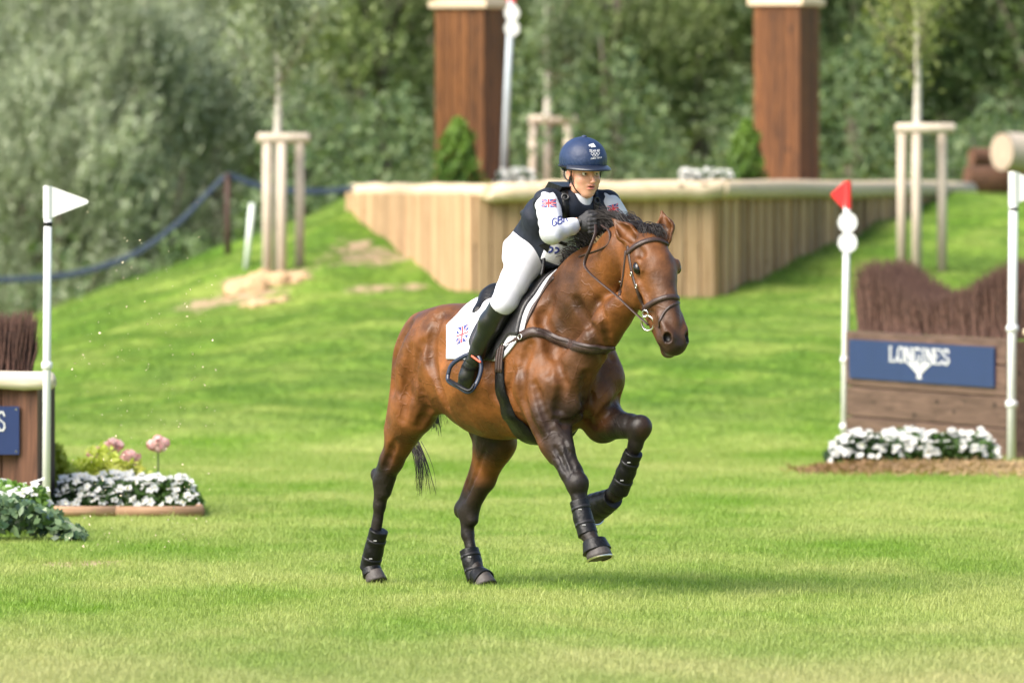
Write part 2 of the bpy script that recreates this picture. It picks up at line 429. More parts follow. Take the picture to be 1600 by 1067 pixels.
def ground_hit(px, py, d0=40, d1=120):
    ds = np.arange(d0, d1, .02); P = np.stack([(px-CX)/F*ds, ds-CD, CZ-(py-HY)/F*ds], 1); b = P[:, 2] <= gz(P[:, 0], P[:, 1])
    i = int(np.argmax(b)) if b.any() else -1; return P[i]
def gp(px, d):                               # a point on the ground in a photograph column at distance d
    x = (px-CX)/F*d; return V3(x, d-CD, float(gz(x, d-CD)))
xs = np.unique(np.r_[np.linspace(-400, -16, 25), np.linspace(-16, 16, 161), np.linspace(16, 400, 25)])
ys = np.unique(np.r_[np.linspace(-80, -14, 14), np.linspace(-14, 62, 305), np.linspace(62, 500, 40)])
XX, YY = np.meshgrid(xs, ys); ZZ = gz(XX, YY)
dirt = np.zeros_like(XX)
DIRT = [((575, 402), .50, .9, 1.), ((600, 450), .42, .6, .95), ((545, 385), .3, .4, .7), ((400, 447), .40, .9, 1.1), ((360, 440), .2, .3, .8), ((315, 478), .40, .9, .8), ((455, 432), .25, .4, .7), ((640, 445), .2, .3, .8), ((120, 884), .30, .5, 1.), ((165, 880), .2, .4, 1.), ((60, 886), .2, .3, .7), ((430, 800), .2, .7, .6), ((860, 745), .5, .8, .4)]
for (px, py), rx, ry, s in DIRT:
    c = ground_hit(px, py)
    dirt += s*np.exp(-(((XX-c[0])/rx)**2+((YY-c[1])/ry)**2)*1.0)*(1+.4*np.sin(XX*9+YY*3)*np.sin(YY*4-XX*5))
bald = np.clip(dirt, 0, 1)
dd = YY+CD; inx = (np.abs(XX) < 7+(dd > 66)*6)
dens = np.where((dd > 34) & (dd < 99) & inx, 1., 0.); dens = np.where(dd > 54, dens*.38, dens); dens = np.where(dd > 68, dens*.45, dens)
dens = dens*np.clip(1-.92*bald, 0.05, 1)
ny_, nx_ = XX.shape; ii = np.arange(ny_*nx_).reshape(ny_, nx_)
Qg = np.stack([ii[:-1, :-1], ii[:-1, 1:], ii[1:, 1:], ii[1:, :-1]], -1).reshape(-1, 4)

def grass_color_nodes(n, l, blade):
    """turf colour from the place itself: lush and dry patches, mown tufts; shared by the soil under it and the blades"""
    g = n.new('ShaderNodeNewGeometry'); mp = n.new('ShaderNodeMapping'); mp.inputs['Scale'].default_value = (1, .55, 1); l.new(g.outputs['Position'], mp.inputs[0])
    n1 = n.new('ShaderNodeTexNoise'); n1.inputs['Scale'].default_value = .55; n1.inputs['Detail'].default_value = 5; n1.inputs['Roughness'].default_value = .62; l.new(mp.outputs[0], n1.inputs[0])
    n2 = n.new('ShaderNodeTexNoise'); n2.inputs['Scale'].default_value = 9. if not blade else 34.; n2.inputs['Detail'].default_value = 3; l.new(g.outputs['Position'], n2.inputs[0])
    dry = ramp(n, [(.36, (0, 0, 0)), (.60, (1, 1, 1))]); l.new(n1.outputs['Fac'], dry.inputs[0])
    m1 = n.new('ShaderNodeMix'); m1.data_type = 'RGBA'; l.new(dry.outputs[0], m1.inputs[0])
    m1.inputs[6].default_value = (.170, .300, .026, 1); m1.inputs[7].default_value = (.355, .410, .115, 1)
    # the near foreground is drier, the bank greener
    sx = n.new('ShaderNodeSeparateXYZ'); l.new(g.outputs['Position'], sx.inputs[0])
    mr = n.new('ShaderNodeMapRange'); mr.inputs[1].default_value = -2.5; mr.inputs[2].default_value = -8.; mr.inputs[3].default_value = 0; mr.inputs[4].default_value = .62; l.new(sx.outputs[1], mr.inputs[0])
    mb_ = n.new('ShaderNodeMath'); mb_.operation = 'MULTIPLY'; l.new(mr.outputs[0], mb_.inputs[0]); l.new(n1.outputs['Fac'], mb_.inputs[1]); mb_.inputs[1].default_value = 1
    ad_ = n.new('ShaderNodeMath'); ad_.operation = 'MULTIPLY'; ad_.inputs[1].default_value = 1.7; ad_.use_clamp = True; l.new(mb_.outputs[0], ad_.inputs[0])
    m2 = n.new('ShaderNodeMix'); m2.data_type = 'RGBA'; l.new(ad_.outputs[0], m2.inputs[0]); l.new(m1.outputs[2], m2.inputs[6]); m2.inputs[7].default_value = (.43, .41, .19, 1)
    mh = n.new('ShaderNodeMapRange'); mh.inputs[1].default_value = 23.; mh.inputs[2].default_value = 28.; mh.inputs[3].default_value = 0; mh.inputs[4].default_value = .85; l.new(sx.outputs[1], mh.inputs[0])
    n3 = n.new('ShaderNodeTexNoise'); n3.inputs['Scale'].default_value = 1.1; n3.inputs['Detail'].default_value = 6; l.new(g.outputs['Position'], n3.inputs[0])
    rb = ramp(n, [(.36, (.075, .165, .014)), (.50, (.125, .225, .024)), (.66, (.220, .295, .055))]); l.new(n3.outputs['Fac'], rb.inputs[0])
    m3 = n.new('ShaderNodeMix'); m3.data_type = 'RGBA'; l.new(mh.outputs[0], m3.inputs[0]); l.new(m2.outputs[2], m3.inputs[6]); l.new(rb.outputs[0], m3.inputs[7])
    v = ramp(n, [(.3, (.62, .66, .6)), (.72, (1.35, 1.3, 1.4))]); l.new(n2.outputs['Fac'], v.inputs[0])
    m4 = n.new('ShaderNodeMix'); m4.data_type = 'RGBA'; m4.blend_type = 'MULTIPLY'; m4.inputs[0].default_value = 1; l.new(m3.outputs[2], m4.inputs[6]); l.new(v.outputs[0], m4.inputs[7])
    return m4.outputs[2]
m, n, l, p = newmat('turf_soil'); p.inputs['Roughness'].default_value = .95; p.inputs['Specular IOR Level'].default_value = .1
cg = grass_color_nodes(n, l, False); at = n.new('ShaderNodeAttribute'); at.attribute_name = 'Col'
g = n.new('ShaderNodeNewGeometry'); nz = n.new('ShaderNodeTexNoise'); nz.inputs['Scale'].default_value = 4.6; nz.inputs['Detail'].default_value = 8; l.new(g.outputs['Position'], nz.inputs[0])
dm = n.new('ShaderNodeMath'); dm.operation = 'MULTIPLY_ADD'; dm.inputs[1].default_value = .95; l.new(at.outputs['Fac'], dm.inputs[0]); 
s_ = n.new('ShaderNodeMath'); s_.operation = 'SUBTRACT'; l.new(nz.outputs['Fac'], s_.inputs[0]); s_.inputs[1].default_value = .52; s2_ = n.new('ShaderNodeMath'); s2_.operation = 'MULTIPLY'; s2_.inputs[1].default_value = 3.4; l.new(s_.outputs[0], s2_.inputs[0]); sm_ = n.new('ShaderNodeMath'); sm_.operation = 'MULTIPLY'; l.new(s2_.outputs[0], sm_.inputs[0]); l.new(at.outputs['Fac'], sm_.inputs[1]); l.new(sm_.outputs[0], dm.inputs[2])
rd = ramp(n, [(.35, (0, 0, 0)), (.6, (1, 1, 1))]); l.new(dm.outputs[0], rd.inputs[0])
sl = ramp(n, [(.3, (.19, .13, .075)), (.7, (.40, .30, .19))]); l.new(nz.outputs['Fac'], sl.inputs[0])
dk = n.new('ShaderNodeMix'); dk.data_type = 'RGBA'; dk.blend_type = 'MULTIPLY'; dk.inputs[0].default_value = 1; l.new(cg, dk.inputs[6]); dk.inputs[7].default_value = (.8, .8, .75, 1)
mx = n.new('ShaderNodeMix'); mx.data_type = 'RGBA'; l.new(rd.outputs[0], mx.inputs[0]); l.new(dk.outputs[2], mx.inputs[6]); l.new(sl.outputs[0], mx.inputs[7]); l.new(mx.outputs[2], p.inputs['Base Color'])
b = n.new('ShaderNodeBump'); b.inputs['Strength'].default_value = .7; b.inputs['Distance'].default_value = .05; l.new(nz.outputs['Fac'], b.inputs['Height']); l.new(b.outputs[0], p.inputs['Normal'])
M_soil = m
me = mesh_np('ground', np.stack([XX, YY, ZZ], -1).reshape(-1, 3), Qg, M_soil, True, col=np.repeat(bald.reshape(-1, 1), 3, 1))
da = me.attributes.new('dens', 'FLOAT', 'POINT'); da.data.foreach_set('value', dens.ravel().astype(np.float32))
ground = tag(put('ground', me), kind='structure')

m, n, l, p = newmat('grass_blades'); p.inputs['Roughness'].default_value = .45; p.inputs['Specular IOR Level'].default_value = .35
cg = grass_color_nodes(n, l, True); l.new(cg, p.inputs['Base Color']); t = n.new('ShaderNodeBsdfTranslucent'); l.new(cg, t.inputs[0])
ms = n.new('ShaderNodeMixShader'); ms.inputs[0].default_value = .4; l.new(p.outputs[0], ms.inputs[1]); l.new(t.outputs[0], ms.inputs[2]); l.new(ms.outputs[0], n['Material Output'].inputs[0])
M_grass = m
def tuft(nb, hgt, spread, wid, seed):
    rs = np.random.RandomState(seed); V, Q = [], []
    for i in range(nb):
        a = rs.rand()*6.28; r = spread*math.sqrt(rs.rand()); bx, by = r*math.cos(a), r*math.sin(a)
        h = hgt*(.55+.7*rs.rand()); le = h*(.25+.9*rs.rand()); g_ = rs.rand()*6.28; dx, dy = math.cos(g_), math.sin(g_); sx_, sy_ = -dy*wid/2, dx*wid/2
        b0 = len(V)
        V += [(bx-sx_, by-sy_, 0), (bx+sx_, by+sy_, 0), (bx+dx*le*.35+sx_*.8, by+dy*le*.35+sy_*.8, h*.62), (bx+dx*le*.35-sx_*.8, by+dy*le*.35-sy_*.8, h*.62), (bx+dx*le, by+dy*le, h)]
        Q += [(b0, b0+1, b0+2, b0+3), (b0+3, b0+2, b0+4)]
    return V, Q
def scatter(name, src_v, dens_val, smin, smax, seed, dmin=None):
    me = mesh_np(name, src_v[0], src_v[1], M_grass); o = put(name, me); tag(o, kind='stuff')
    ng = bpy.data.node_groups.new(name, 'GeometryNodeTree'); ng.interface.new_socket('Geometry', in_out='INPUT', socket_type='NodeSocketGeometry'); ng.interface.new_socket('Geometry', in_out='OUTPUT', socket_type='NodeSocketGeometry')
    N = ng.nodes; Lk = ng.links; gi = N.new('NodeGroupInput'); go = N.new('NodeGroupOutput')
    oi = N.new('GeometryNodeObjectInfo'); oi.inputs['Object'].default_value = ground; oi.transform_space = 'RELATIVE'
    na = N.new('GeometryNodeInputNamedAttribute'); na.data_type = 'FLOAT'; na.inputs['Name'].default_value = 'dens'
    mm = N.new('ShaderNodeMath'); mm.operation = 'MULTIPLY'; mm.inputs[1].default_value = dens_val; Lk.new(na.outputs['Attribute'], mm.inputs[0])
    dp = N.new('GeometryNodeDistributePointsOnFaces'); Lk.new(oi.outputs['Geometry'], dp.inputs['Mesh']); Lk.new(mm.outputs[0], dp.inputs['Density']); dp.inputs['Seed'].default_value = seed
    ip = N.new('GeometryNodeInstanceOnPoints'); Lk.new(dp.outputs['Points'], ip.inputs['Points']); Lk.new(gi.outputs[0], ip.inputs['Instance'])
    rv = N.new('FunctionNodeRandomValue'); rv.data_type = 'FLOAT_VECTOR'; rv.inputs[0].default_value = (-.15, -.15, 0); rv.inputs[1].default_value = (.15, .15, 6.28); Lk.new(rv.outputs[0], ip.inputs['Rotation'])
    rs_ = N.new('FunctionNodeRandomValue'); rs_.data_type = 'FLOAT'; rs_.inputs[2].default_value = smin; rs_.inputs[3].default_value = smax; Lk.new(rs_.outputs[1], ip.inputs['Scale'])
    Lk.new(ip.outputs[0], go.inputs[0]); md = o.modifiers.new('scatter', 'NODES'); md.node_group = ng
    return o
scatter('grass', tuft(14, .030, .038, .0024, 1), 1100, .55, 1.35, 3)
scatter('grass', tuft(9, .055, .022, .0034, 2), 45, .7, 1.3, 8)
# ================================================================== HORSE (frame: x forward, y left, z up; its right side faces us)
def horse_color(V, N):
    base = np.array([.115, .043, .012]); P = V
    x, y, z = P.T
    c = np.tile(base, (len(P), 1))
    def mixin(col, w):
        nonlocal c
        w = np.clip(w, 0, 1)[:, None]; c = c*(1-w)+np.array(col)*w
    def blob(p, r, s=1.):
        return s*np.exp(-((P-np.array(p))**2).sum(1)/(r*r))
    def seg(a, b, r0, r1, s=1.):
        a, b = np.array(a), np.array(b); t = np.clip((P-a)@(b-a)/((b-a)@(b-a)), 0, 1)
        d = np.linalg.norm(P-a-t[:, None]*(b-a), axis=1); rr = r0+(r1-r0)*t
        return s*np.clip(1.75-1.2*d/rr, 0, 1)
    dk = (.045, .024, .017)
    # the clipped, sweaty neck and shoulders run darker, deepened by painted shade; darker topline
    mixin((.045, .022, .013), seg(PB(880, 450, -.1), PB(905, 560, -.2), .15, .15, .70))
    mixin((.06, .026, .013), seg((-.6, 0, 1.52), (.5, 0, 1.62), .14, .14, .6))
    mixin((.035, .018, .012), blob(PB(915, 640, -.12), .20, 1.0))  # shade on the chest, painted into the coat colour
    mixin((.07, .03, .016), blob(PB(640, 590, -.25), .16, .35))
    mixin((.26, .095, .022), blob(PB(700, 560, -.3), .2, .45)); mixin((.20, .066, .013), blob(PB(970, 440, -.08), .14, .5))  # lighter orange blobs here and below: sunlight painted on barrel and thigh
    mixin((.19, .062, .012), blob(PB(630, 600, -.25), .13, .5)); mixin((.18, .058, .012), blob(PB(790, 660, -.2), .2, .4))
    # black points, plus shade painted in at the groin
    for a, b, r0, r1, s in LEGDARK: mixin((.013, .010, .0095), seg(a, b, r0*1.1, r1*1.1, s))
    mixin((.02, .015, .013), blob(Hd(.60, 0, 0), .105, 1.25)); mixin((.05, .035, .03), blob(Hd(.42, 0, .05), .10, .6)); mixin((.05, .03, .022), blob(Hd(.30, 0, .07), .06, .5))
    mixin((.09, .04, .022), blob(Hd(.24, 0, .10), .10, .5))
    for s in (-1, 1): mixin((.035, .02, .013), blob(Hd(.19, s*.09, .035), .035, .7))
    mixin((.025, .015, .012), blob((-.55, 0, .95), .17, .9))           # shade between the thighs, painted into the coat
    for s in (-1, 1): mixin((.004, .003, .003), blob(Hd(.588, s*.050, .036), .024, 1.6))
    mixin((.2, .19, .18), blob(Hd(.645, -.02, -.035), .02, .8))
    return c
# head frame: a down the face, l to its left, n out of the forehead
hdv = V3(math.cos(R(6)), -math.sin(R(6)), 0); ha = nrm(.50*hdv-V3(0, 0, .87)); hl = V3(math.sin(R(6)), math.cos(R(6)), 0); hn = nrm(np.cross(ha, hl))
if hn @ hdv < 0: hn = -hn
HO = PB(1006, 374, .0)
def Hd(a, l, n): return HO+ha*a*1.05+hl*l*1.2+hn*n*1.2
HAX = np.array([ha, hl, hn]); YF = V3(0, 1, 0)
B = SDF()
class _HS:                                   # the head's primitives, at the head's own proportions
    def E(s, c, r, k=.05, ax=None, op='+'): B.E(c, (r[0]*1.08, r[1]*1.2, r[2]*1.2), k, ax, op)
    def C(s, a, b, ra, rb=None, k=.04, flat=None, op='+'): B.C(a, b, ra*1.18, None if rb is None else rb*1.18, k, flat, op)
BH = _HS()
# trunk
B.E((.02, 0, 1.17), (.62, .285, .365), .05)
B.E((-.14, 0, 1.13), (.45, .305, .325), .10)
B.E((.32, 0, 1.17), (.38, .235, .39), .08)
B.C((.10, 0, 1.47), (.40, 0, 1.50), .085, .09, .12); B.C((-.2, 0, 1.40), (.12, 0, 1.45), .12, .10, .10)
B.C((-.15, 0, 1.375), (-.5, 0, 1.385), .13, .13, .10)
def rear(s):
    B.E((-.47, s*.125, 1.28), (.27, .165, .225), .07)
    B.E((-.66, s*.13, 1.21), (.17, .135, .255), .07)
    B.E((-.30, s*.22, 1.33), (.09, .05, .07), .08)
    B.E((.40, s*.17, 1.22), (.19, .095, .31), .06)                       # shoulder blade
    B.E((.30, s*.215, 1.10), (.10, .05, .17), .05)                      # triceps
    B.E((.60, s*.155, 1.10), (.14, .105, .15), .05)                      # point of shoulder
    B.E((.685, s*.085, 1.02), (.085, .085, .13), .035)                   # breast
B.both(rear)
B.C((.70, .0, 1.16), (.745, 0, .98), .012, .016, .03, None, '-')
B.C((-.72, 0, 1.38), (-.80, 0, 1.30), .06, .05, .05)                     # dock
# neck
B.C((.36, 0, 1.33), (.70, 0, 1.585), .30, .21, .10, (YF, .58))
B.C((.70, 0, 1.585), (1.00, -.005, 1.80), .21, .130, .06, (YF, .60))
B.C((1.0, -.005, 1.80), Hd(.10, 0, -.03), .125, .10, .05, (YF, .72))
B.C(PB(893, 560, -.14), PB(968, 470, -.055), .040, .030, .09); B.C(PB(900, 590, -.12), PB(955, 490, -.05), .035, .035, .09)
B.C(PB(905, 590, -.06), PB(985, 480, .0), .055, .045, .10); B.C((.52, .10, 1.38), (.62, .15, 1.15), .13, .11, .07)
# head
EYE = {}
BH.E(Hd(.11, 0, -.01), (.15, .098, .112), .05, HAX)
BH.E(Hd(.19, 0, .035), (.13, .082, .068), .04, HAX)
for s in (-1, 1):
    BH.E(Hd(.175, s*.082, .052), (.05, .026, .03), .025, HAX)
    BH.E(Hd(.205, s*.055, -.075), (.125, .042, .11), .03, HAX)
    BH.C(Hd(.25, s*.080, -.005), Hd(.38, s*.060, -.012), .013, .008, .022)
BH.C(Hd(.20, 0, .03), Hd(.50, 0, .008), .086, .062, .04, (hl, .90))
BH.C(Hd(.24, 0, .075), Hd(.50, 0, .045), .028, .022, .03)
BH.C(Hd(.26, 0, -.078), Hd(.54, 0, -.050), .070, .044, .035, (hl, .9))
BH.E(Hd(.565, 0, -.002), (.078, .066, .060), .03, HAX)
for s in (-1, 1): BH.E(Hd(.580, s*.038, .026), (.044, .030, .036), .02, HAX)
BH.E(Hd(.625, 0, .0), (.032, .047, .042), .02, HAX); BH.E(Hd(.605, 0, -.055), (.036, .036, .030), .02, HAX)
for s in (-1, 1):
    BH.E(Hd(.590, s*.050, .044), (.026, .017, .020), .008, HAX, '-')
    BH.C(Hd(.628, s*.0, -.030), Hd(.575, s*.058, -.036), .004, .004, .006, None, '-')
    def ls(a, n, s=s):
        t = np.linspace(.2, .02, 200); P = np.array([Hd(a, s*x, n) for x in t]); return t[int(np.argmax(B.ev(P) < 0))]
    es = ls(.19, .036); EYE[s] = es; rim = [(a_, n_, ls(a_, n_)+.001) for a_, n_ in ((.150, .036), (.164, .060), (.190, .068), (.216, .060), (.232, .036), (.212, .014), (.188, .008), (.164, .016), (.150, .036))]
    B.E(Hd(.19, s*(es+.004), .037), (.028, .017, .020), .012, HAX, '-')
    for (a0, n0, l0), (a1, n1, l1) in zip(rim[:-1], rim[1:]): B.C(Hd(a0, s*(l0-.004), n0), Hd(a1, s*(l1-.004), n1), .0060 if n0+n1 > .08 else .0045, None, .006)
for s in (-1, 1):
    BH.E(Hd(.125, s*.080, .066), (.032, .018, .016), .03, HAX, '-')
    BH.C(Hd(.315, s*.082, -.02), Hd(.345, s*.066, -.105), .010, .010, .035, None, '-'); BH.C(Hd(.26, s*.088, .0), Hd(.40, s*.066, -.004), .011, .008, .014)
    BH.C(Hd(.46, s*.052, .030), Hd(.54, s*.050, .045), .009, .010, .03); BH.C(Hd(.43, s*.066, .0), Hd(.53, s*.066, .005), .010, .010, .03, None, '-')
# ears
earR = [PB(991, 376, -.065), PB(977, 363, -.085), PB(957, 342, -.10)]; earL = [PB(1040, 374, .06), PB(1039, 355, .08), PB(1034, 331, .09)]
B.chain(earR, [.042, .048, .008], .02, (nrm(CAMB-HO), .6)); B.chain(earL, [.034, .046, .010], .02, (nrm(CAMB-HO), .6))
def toward(p, k): return p+nrm(CAMB-p)*k
B.chain([toward(earR[0], .024), toward(earR[1], .030), toward(earR[2], .012)], [.022, .036, .004], .008, None, '-')
B.chain([toward(earL[0], .020), toward(earL[1], .026), toward(earL[2], .012)], [.018, .034, .004], .008, None, '-')
# legs: outlines of the photograph give the joints, lateral offset the depth
yr = -.165; 
RH = dict(hip=V3(-.50, -.15, 1.20), st=PB(650, 640, -.175), hk=PB(598, 752, yr), cn=PB(593, 790, yr), fe=PB(581, 868, yr), pa=PB(578, 892, yr))
B.C(RH['hip'], RH['st'], .20, .125, .08, (YF, .75)); B.C(V3(-.68, -.14, 1.18), PB(622, 670, -.17), .15, .085, .07, (YF, .85))
B.C(V3(-.42, -.20, 1.14), PB(664, 622, -.19), .11, .07, .07, (YF, .6))
B.C(RH['st'], PB(612, 722, yr), .108, .055, .06); B.C(PB(620, 690, -.17), PB(590, 742, yr), .055, .020, .03)
B.C(PB(612, 722, yr), RH['hk'], .058, .052, .04); B.E(PB(587, 742, yr), (.032, .028, .040), .02); B.C(PB(604, 748, yr), PB(601, 768, yr), .044, .036, .03)
B.C(RH['hk'], RH['cn'], .045, .034, .03); B.C(RH['cn'], RH['fe'], .034, .034, .02, (YF, .8)); B.E(RH['fe'], (.046, .042, .05), .02); B.C(RH['fe'], PB(584, 896, yr), .036, .036, .02)
yl = .13
LH = dict(st=PB(775, 688, yl), hk=PB(730, 800, yl), fe=PB(742, 888, yl))
B.C(V3(-.47, .14, 1.2), LH['st'], .19, .125, .06, (YF, .7)); B.C(V3(-.62, .13, 1.1), PB(757, 690, yl), .13, .065, .05, (YF, .8))
B.C(LH['st'], PB(757, 750, yl), .108, .056, .05); B.C(PB(757, 708, yl), PB(724, 785, yl), .050, .030, .06)
B.C(PB(757, 750, yl), LH['hk'], .055, .048, .04); B.E(PB(718, 797, yl), (.034, .03, .045), .04); B.C(PB(736, 795, yl), PB(738, 812, yl), .042, .034, .03)
B.C(LH['hk'], PB(731, 835, yl), .043, .035, .03); B.C(PB(731, 835, yl), LH['fe'], .035, .034, .02, (YF, .8)); B.E(LH['fe'], (.046, .042, .048), .02); B.C(LH['fe'], PB(756, 902, yl), .036, .038, .02)
yf = -.15
RF = dict(el=PB(850, 640, -.17), kn=PB(901, 757, yf), fe=PB(918, 832, yf), co=PB(928, 850, yf))
B.C(V3(.46, -.17, 1.10), PB(858, 660, -.165), .125, .098, .06); B.C(PB(856, 645, -.170), PB(868, 690, yf), .098, .080, .05)
B.C(PB(868, 690, yf), PB(893, 738, yf), .080, .056, .05); B.C(PB(838, 660, -.16), PB(868, 715, yf), .04, .04, .03); B.C(PB(872, 655, -.12), PB(888, 700, yf), .03, .03, .04)
B.C(PB(893, 738, yf), RF['kn'], .058, .054, .03); B.E(PB(904, 754, yf), (.048, .05, .055), .025); B.C(RF['kn'], PB(905, 778, yf), .050, .040, .03)
B.C(PB(905, 778, yf), RF['fe'], .038, .036, .02); B.E(RF['fe'], (.048, .044, .048), .02); B.C(RF['fe'], RF['co'], .038, .043, .02)
yg = .16
LF = dict(kn=PB(1000, 668, yg), mid=PB(986, 715, yg), fe=PB(962, 770, yg), co=PB(948, 783, yg))
B.C(V3(.52, .15, 1.04), PB(945, 655, yg), .135, .095, .06); B.C(PB(930, 645, .12), PB(940, 668, yg), .09, .075, .05)
B.C(PB(943, 660, yg), PB(985, 666, yg), .100, .062, .04); B.C(PB(985, 666, yg), LF['kn'], .060, .055, .03); B.E(PB(1001, 664, yg), (.05, .048, .052), .03)
B.C(LF['kn'], PB(993, 695, yg), .050, .038, .03); B.C(PB(993, 695, yg), LF['fe'], .036, .036, .02); B.E(LF['fe'], (.048, .044, .046), .02); B.C(LF['fe'], LF['co'], .036, .042, .02)
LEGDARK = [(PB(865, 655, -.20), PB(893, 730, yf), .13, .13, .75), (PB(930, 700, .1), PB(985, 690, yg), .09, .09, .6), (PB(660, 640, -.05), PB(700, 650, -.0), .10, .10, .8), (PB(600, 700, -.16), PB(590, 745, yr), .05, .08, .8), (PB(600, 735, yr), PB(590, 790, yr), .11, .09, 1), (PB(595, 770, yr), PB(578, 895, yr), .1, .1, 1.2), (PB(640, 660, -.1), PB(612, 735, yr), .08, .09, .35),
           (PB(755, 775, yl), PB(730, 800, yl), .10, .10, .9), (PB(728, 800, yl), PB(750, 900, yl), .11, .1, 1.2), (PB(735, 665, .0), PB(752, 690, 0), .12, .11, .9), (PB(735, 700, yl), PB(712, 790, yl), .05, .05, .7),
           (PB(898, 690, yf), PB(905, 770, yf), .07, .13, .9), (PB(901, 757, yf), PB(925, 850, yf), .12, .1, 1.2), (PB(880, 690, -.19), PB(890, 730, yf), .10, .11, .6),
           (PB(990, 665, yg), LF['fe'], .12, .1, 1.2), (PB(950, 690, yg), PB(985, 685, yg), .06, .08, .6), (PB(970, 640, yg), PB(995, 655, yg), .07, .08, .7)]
def surfy(f, z, s):
    t = np.linspace(.55, .02, 150); P = np.stack([np.full(150, f), s*t, np.full(150, z)], 1); d = B.ev(P) < 0
    return t[int(np.argmax(d))] if d.any() else .1
def groove(pts, r, k, s):
    P = [V3(f, s*(surfy(f, z, s)+r*.55), z) for f, z in pts]
    for a, b in zip(P[:-1], P[1:]): B.C(a, b, r, r, k, None, '-')
G_ = []
for s in (-1, 1):
    groove([(.53, 1.48), (.62, 1.30), (.66, 1.18)], .022, .05, s)          # front edge of the shoulder blade
    groove([(.20, 1.40), (.19, 1.22), (.23, 1.04), (.31, .96)], .020, .055, s)   # behind the shoulder and elbow
    groove([(.42, 1.17), (.36, 1.06), (.40, .98)], .016, .04, s)
    groove([(-.62, 1.40), (-.74, 1.22), (-.76, 1.05)], .018, .05, s)        # hamstring line
    groove([(-.42, 1.30), (-.52, 1.12), (-.56, 1.02)], .018, .05, s)
    B.E(V3(-.27, s*(surfy(-.27, 1.30, s)+.05), 1.30), (.09, .065, .10), .08, None, '-')   # flank hollow
B.C(PB(612, 700, -.24), PB(600, 735, -.225), .010, .008, .03, None, '-')
B.C(PB(738, 735, .04), PB(722, 780, .06), .010, .008, .03, None, '-')
B.C(PB(860, 690, -.245), PB(880, 730, -.21), .010, .008, .03, None, '-'); B.C(PB(880, 680, -.24), PB(893, 720, -.20), .008, .007, .03, None, '-')
# creases between the muscles, found on a coarse first cast of the body
_v, _q = B.mesh(.016); _bv = bvh_of(_v, _q)
def crease(pts, r, k, depth=.45):
    P = []
    for q in resample(pts, 12):
        h, n_ = hitpx(_bv, q[0], q[1])
        if h is not None: P.append(h+n_*r*depth)
    for a, b in zip(P[:-1], P[1:]): B.C(a, b, r, r, k, None, '-')
for pts, r, k in ([(686, 496), (675, 525), (673, 562), (684, 600), (697, 634)], .020, .040), ([(828, 540), (815, 575), (815, 618), (826, 655), (842, 684)], .020, .035), \
        ([(868, 560), (880, 600), (872, 640)], .014, .035), ([(916, 585), (914, 615), (918, 655)], .020, .030), ([(868, 655), (885, 664), (902, 655), (914, 640)], .014, .025), ([(930, 665), (950, 640), (968, 618)], .014, .03), \
        ([(640, 545), (634, 600), (628, 655)], .016, .045), ([(655, 600), (668, 640), (655, 665)], .012, .035), ([(618, 690), (603, 728)], .012, .025), ([(900, 470), (925, 515), (945, 560)], .014, .04), ([(936, 470), (948, 520), (956, 560)], .010, .03), \
        ([(862, 470), (846, 505)], .014, .04), ([(836, 600), (848, 640), (862, 672)], .012, .03), ([(868, 700), (888, 740)], .008, .02), ([(882, 690), (897, 735)], .007, .02), ([(757, 705), (742, 745), (726, 780)], .009, .02):
    crease(pts, r, k)
def hnoise(P):
    x, y, z = P[..., 0], P[..., 1], P[..., 2]
    return .0022*np.sin(x*23+3*np.sin(z*9)+y*7)*np.sin(z*19+2*np.sin(x*11))*np.sin(y*17+1.)
tt = time.time()
HV, HQ = B.mesh(.0075, noise=hnoise)
HBV = bvh_of(HV, HQ)
print('horse sdf', round(time.time()-tt, 1), len(HV))

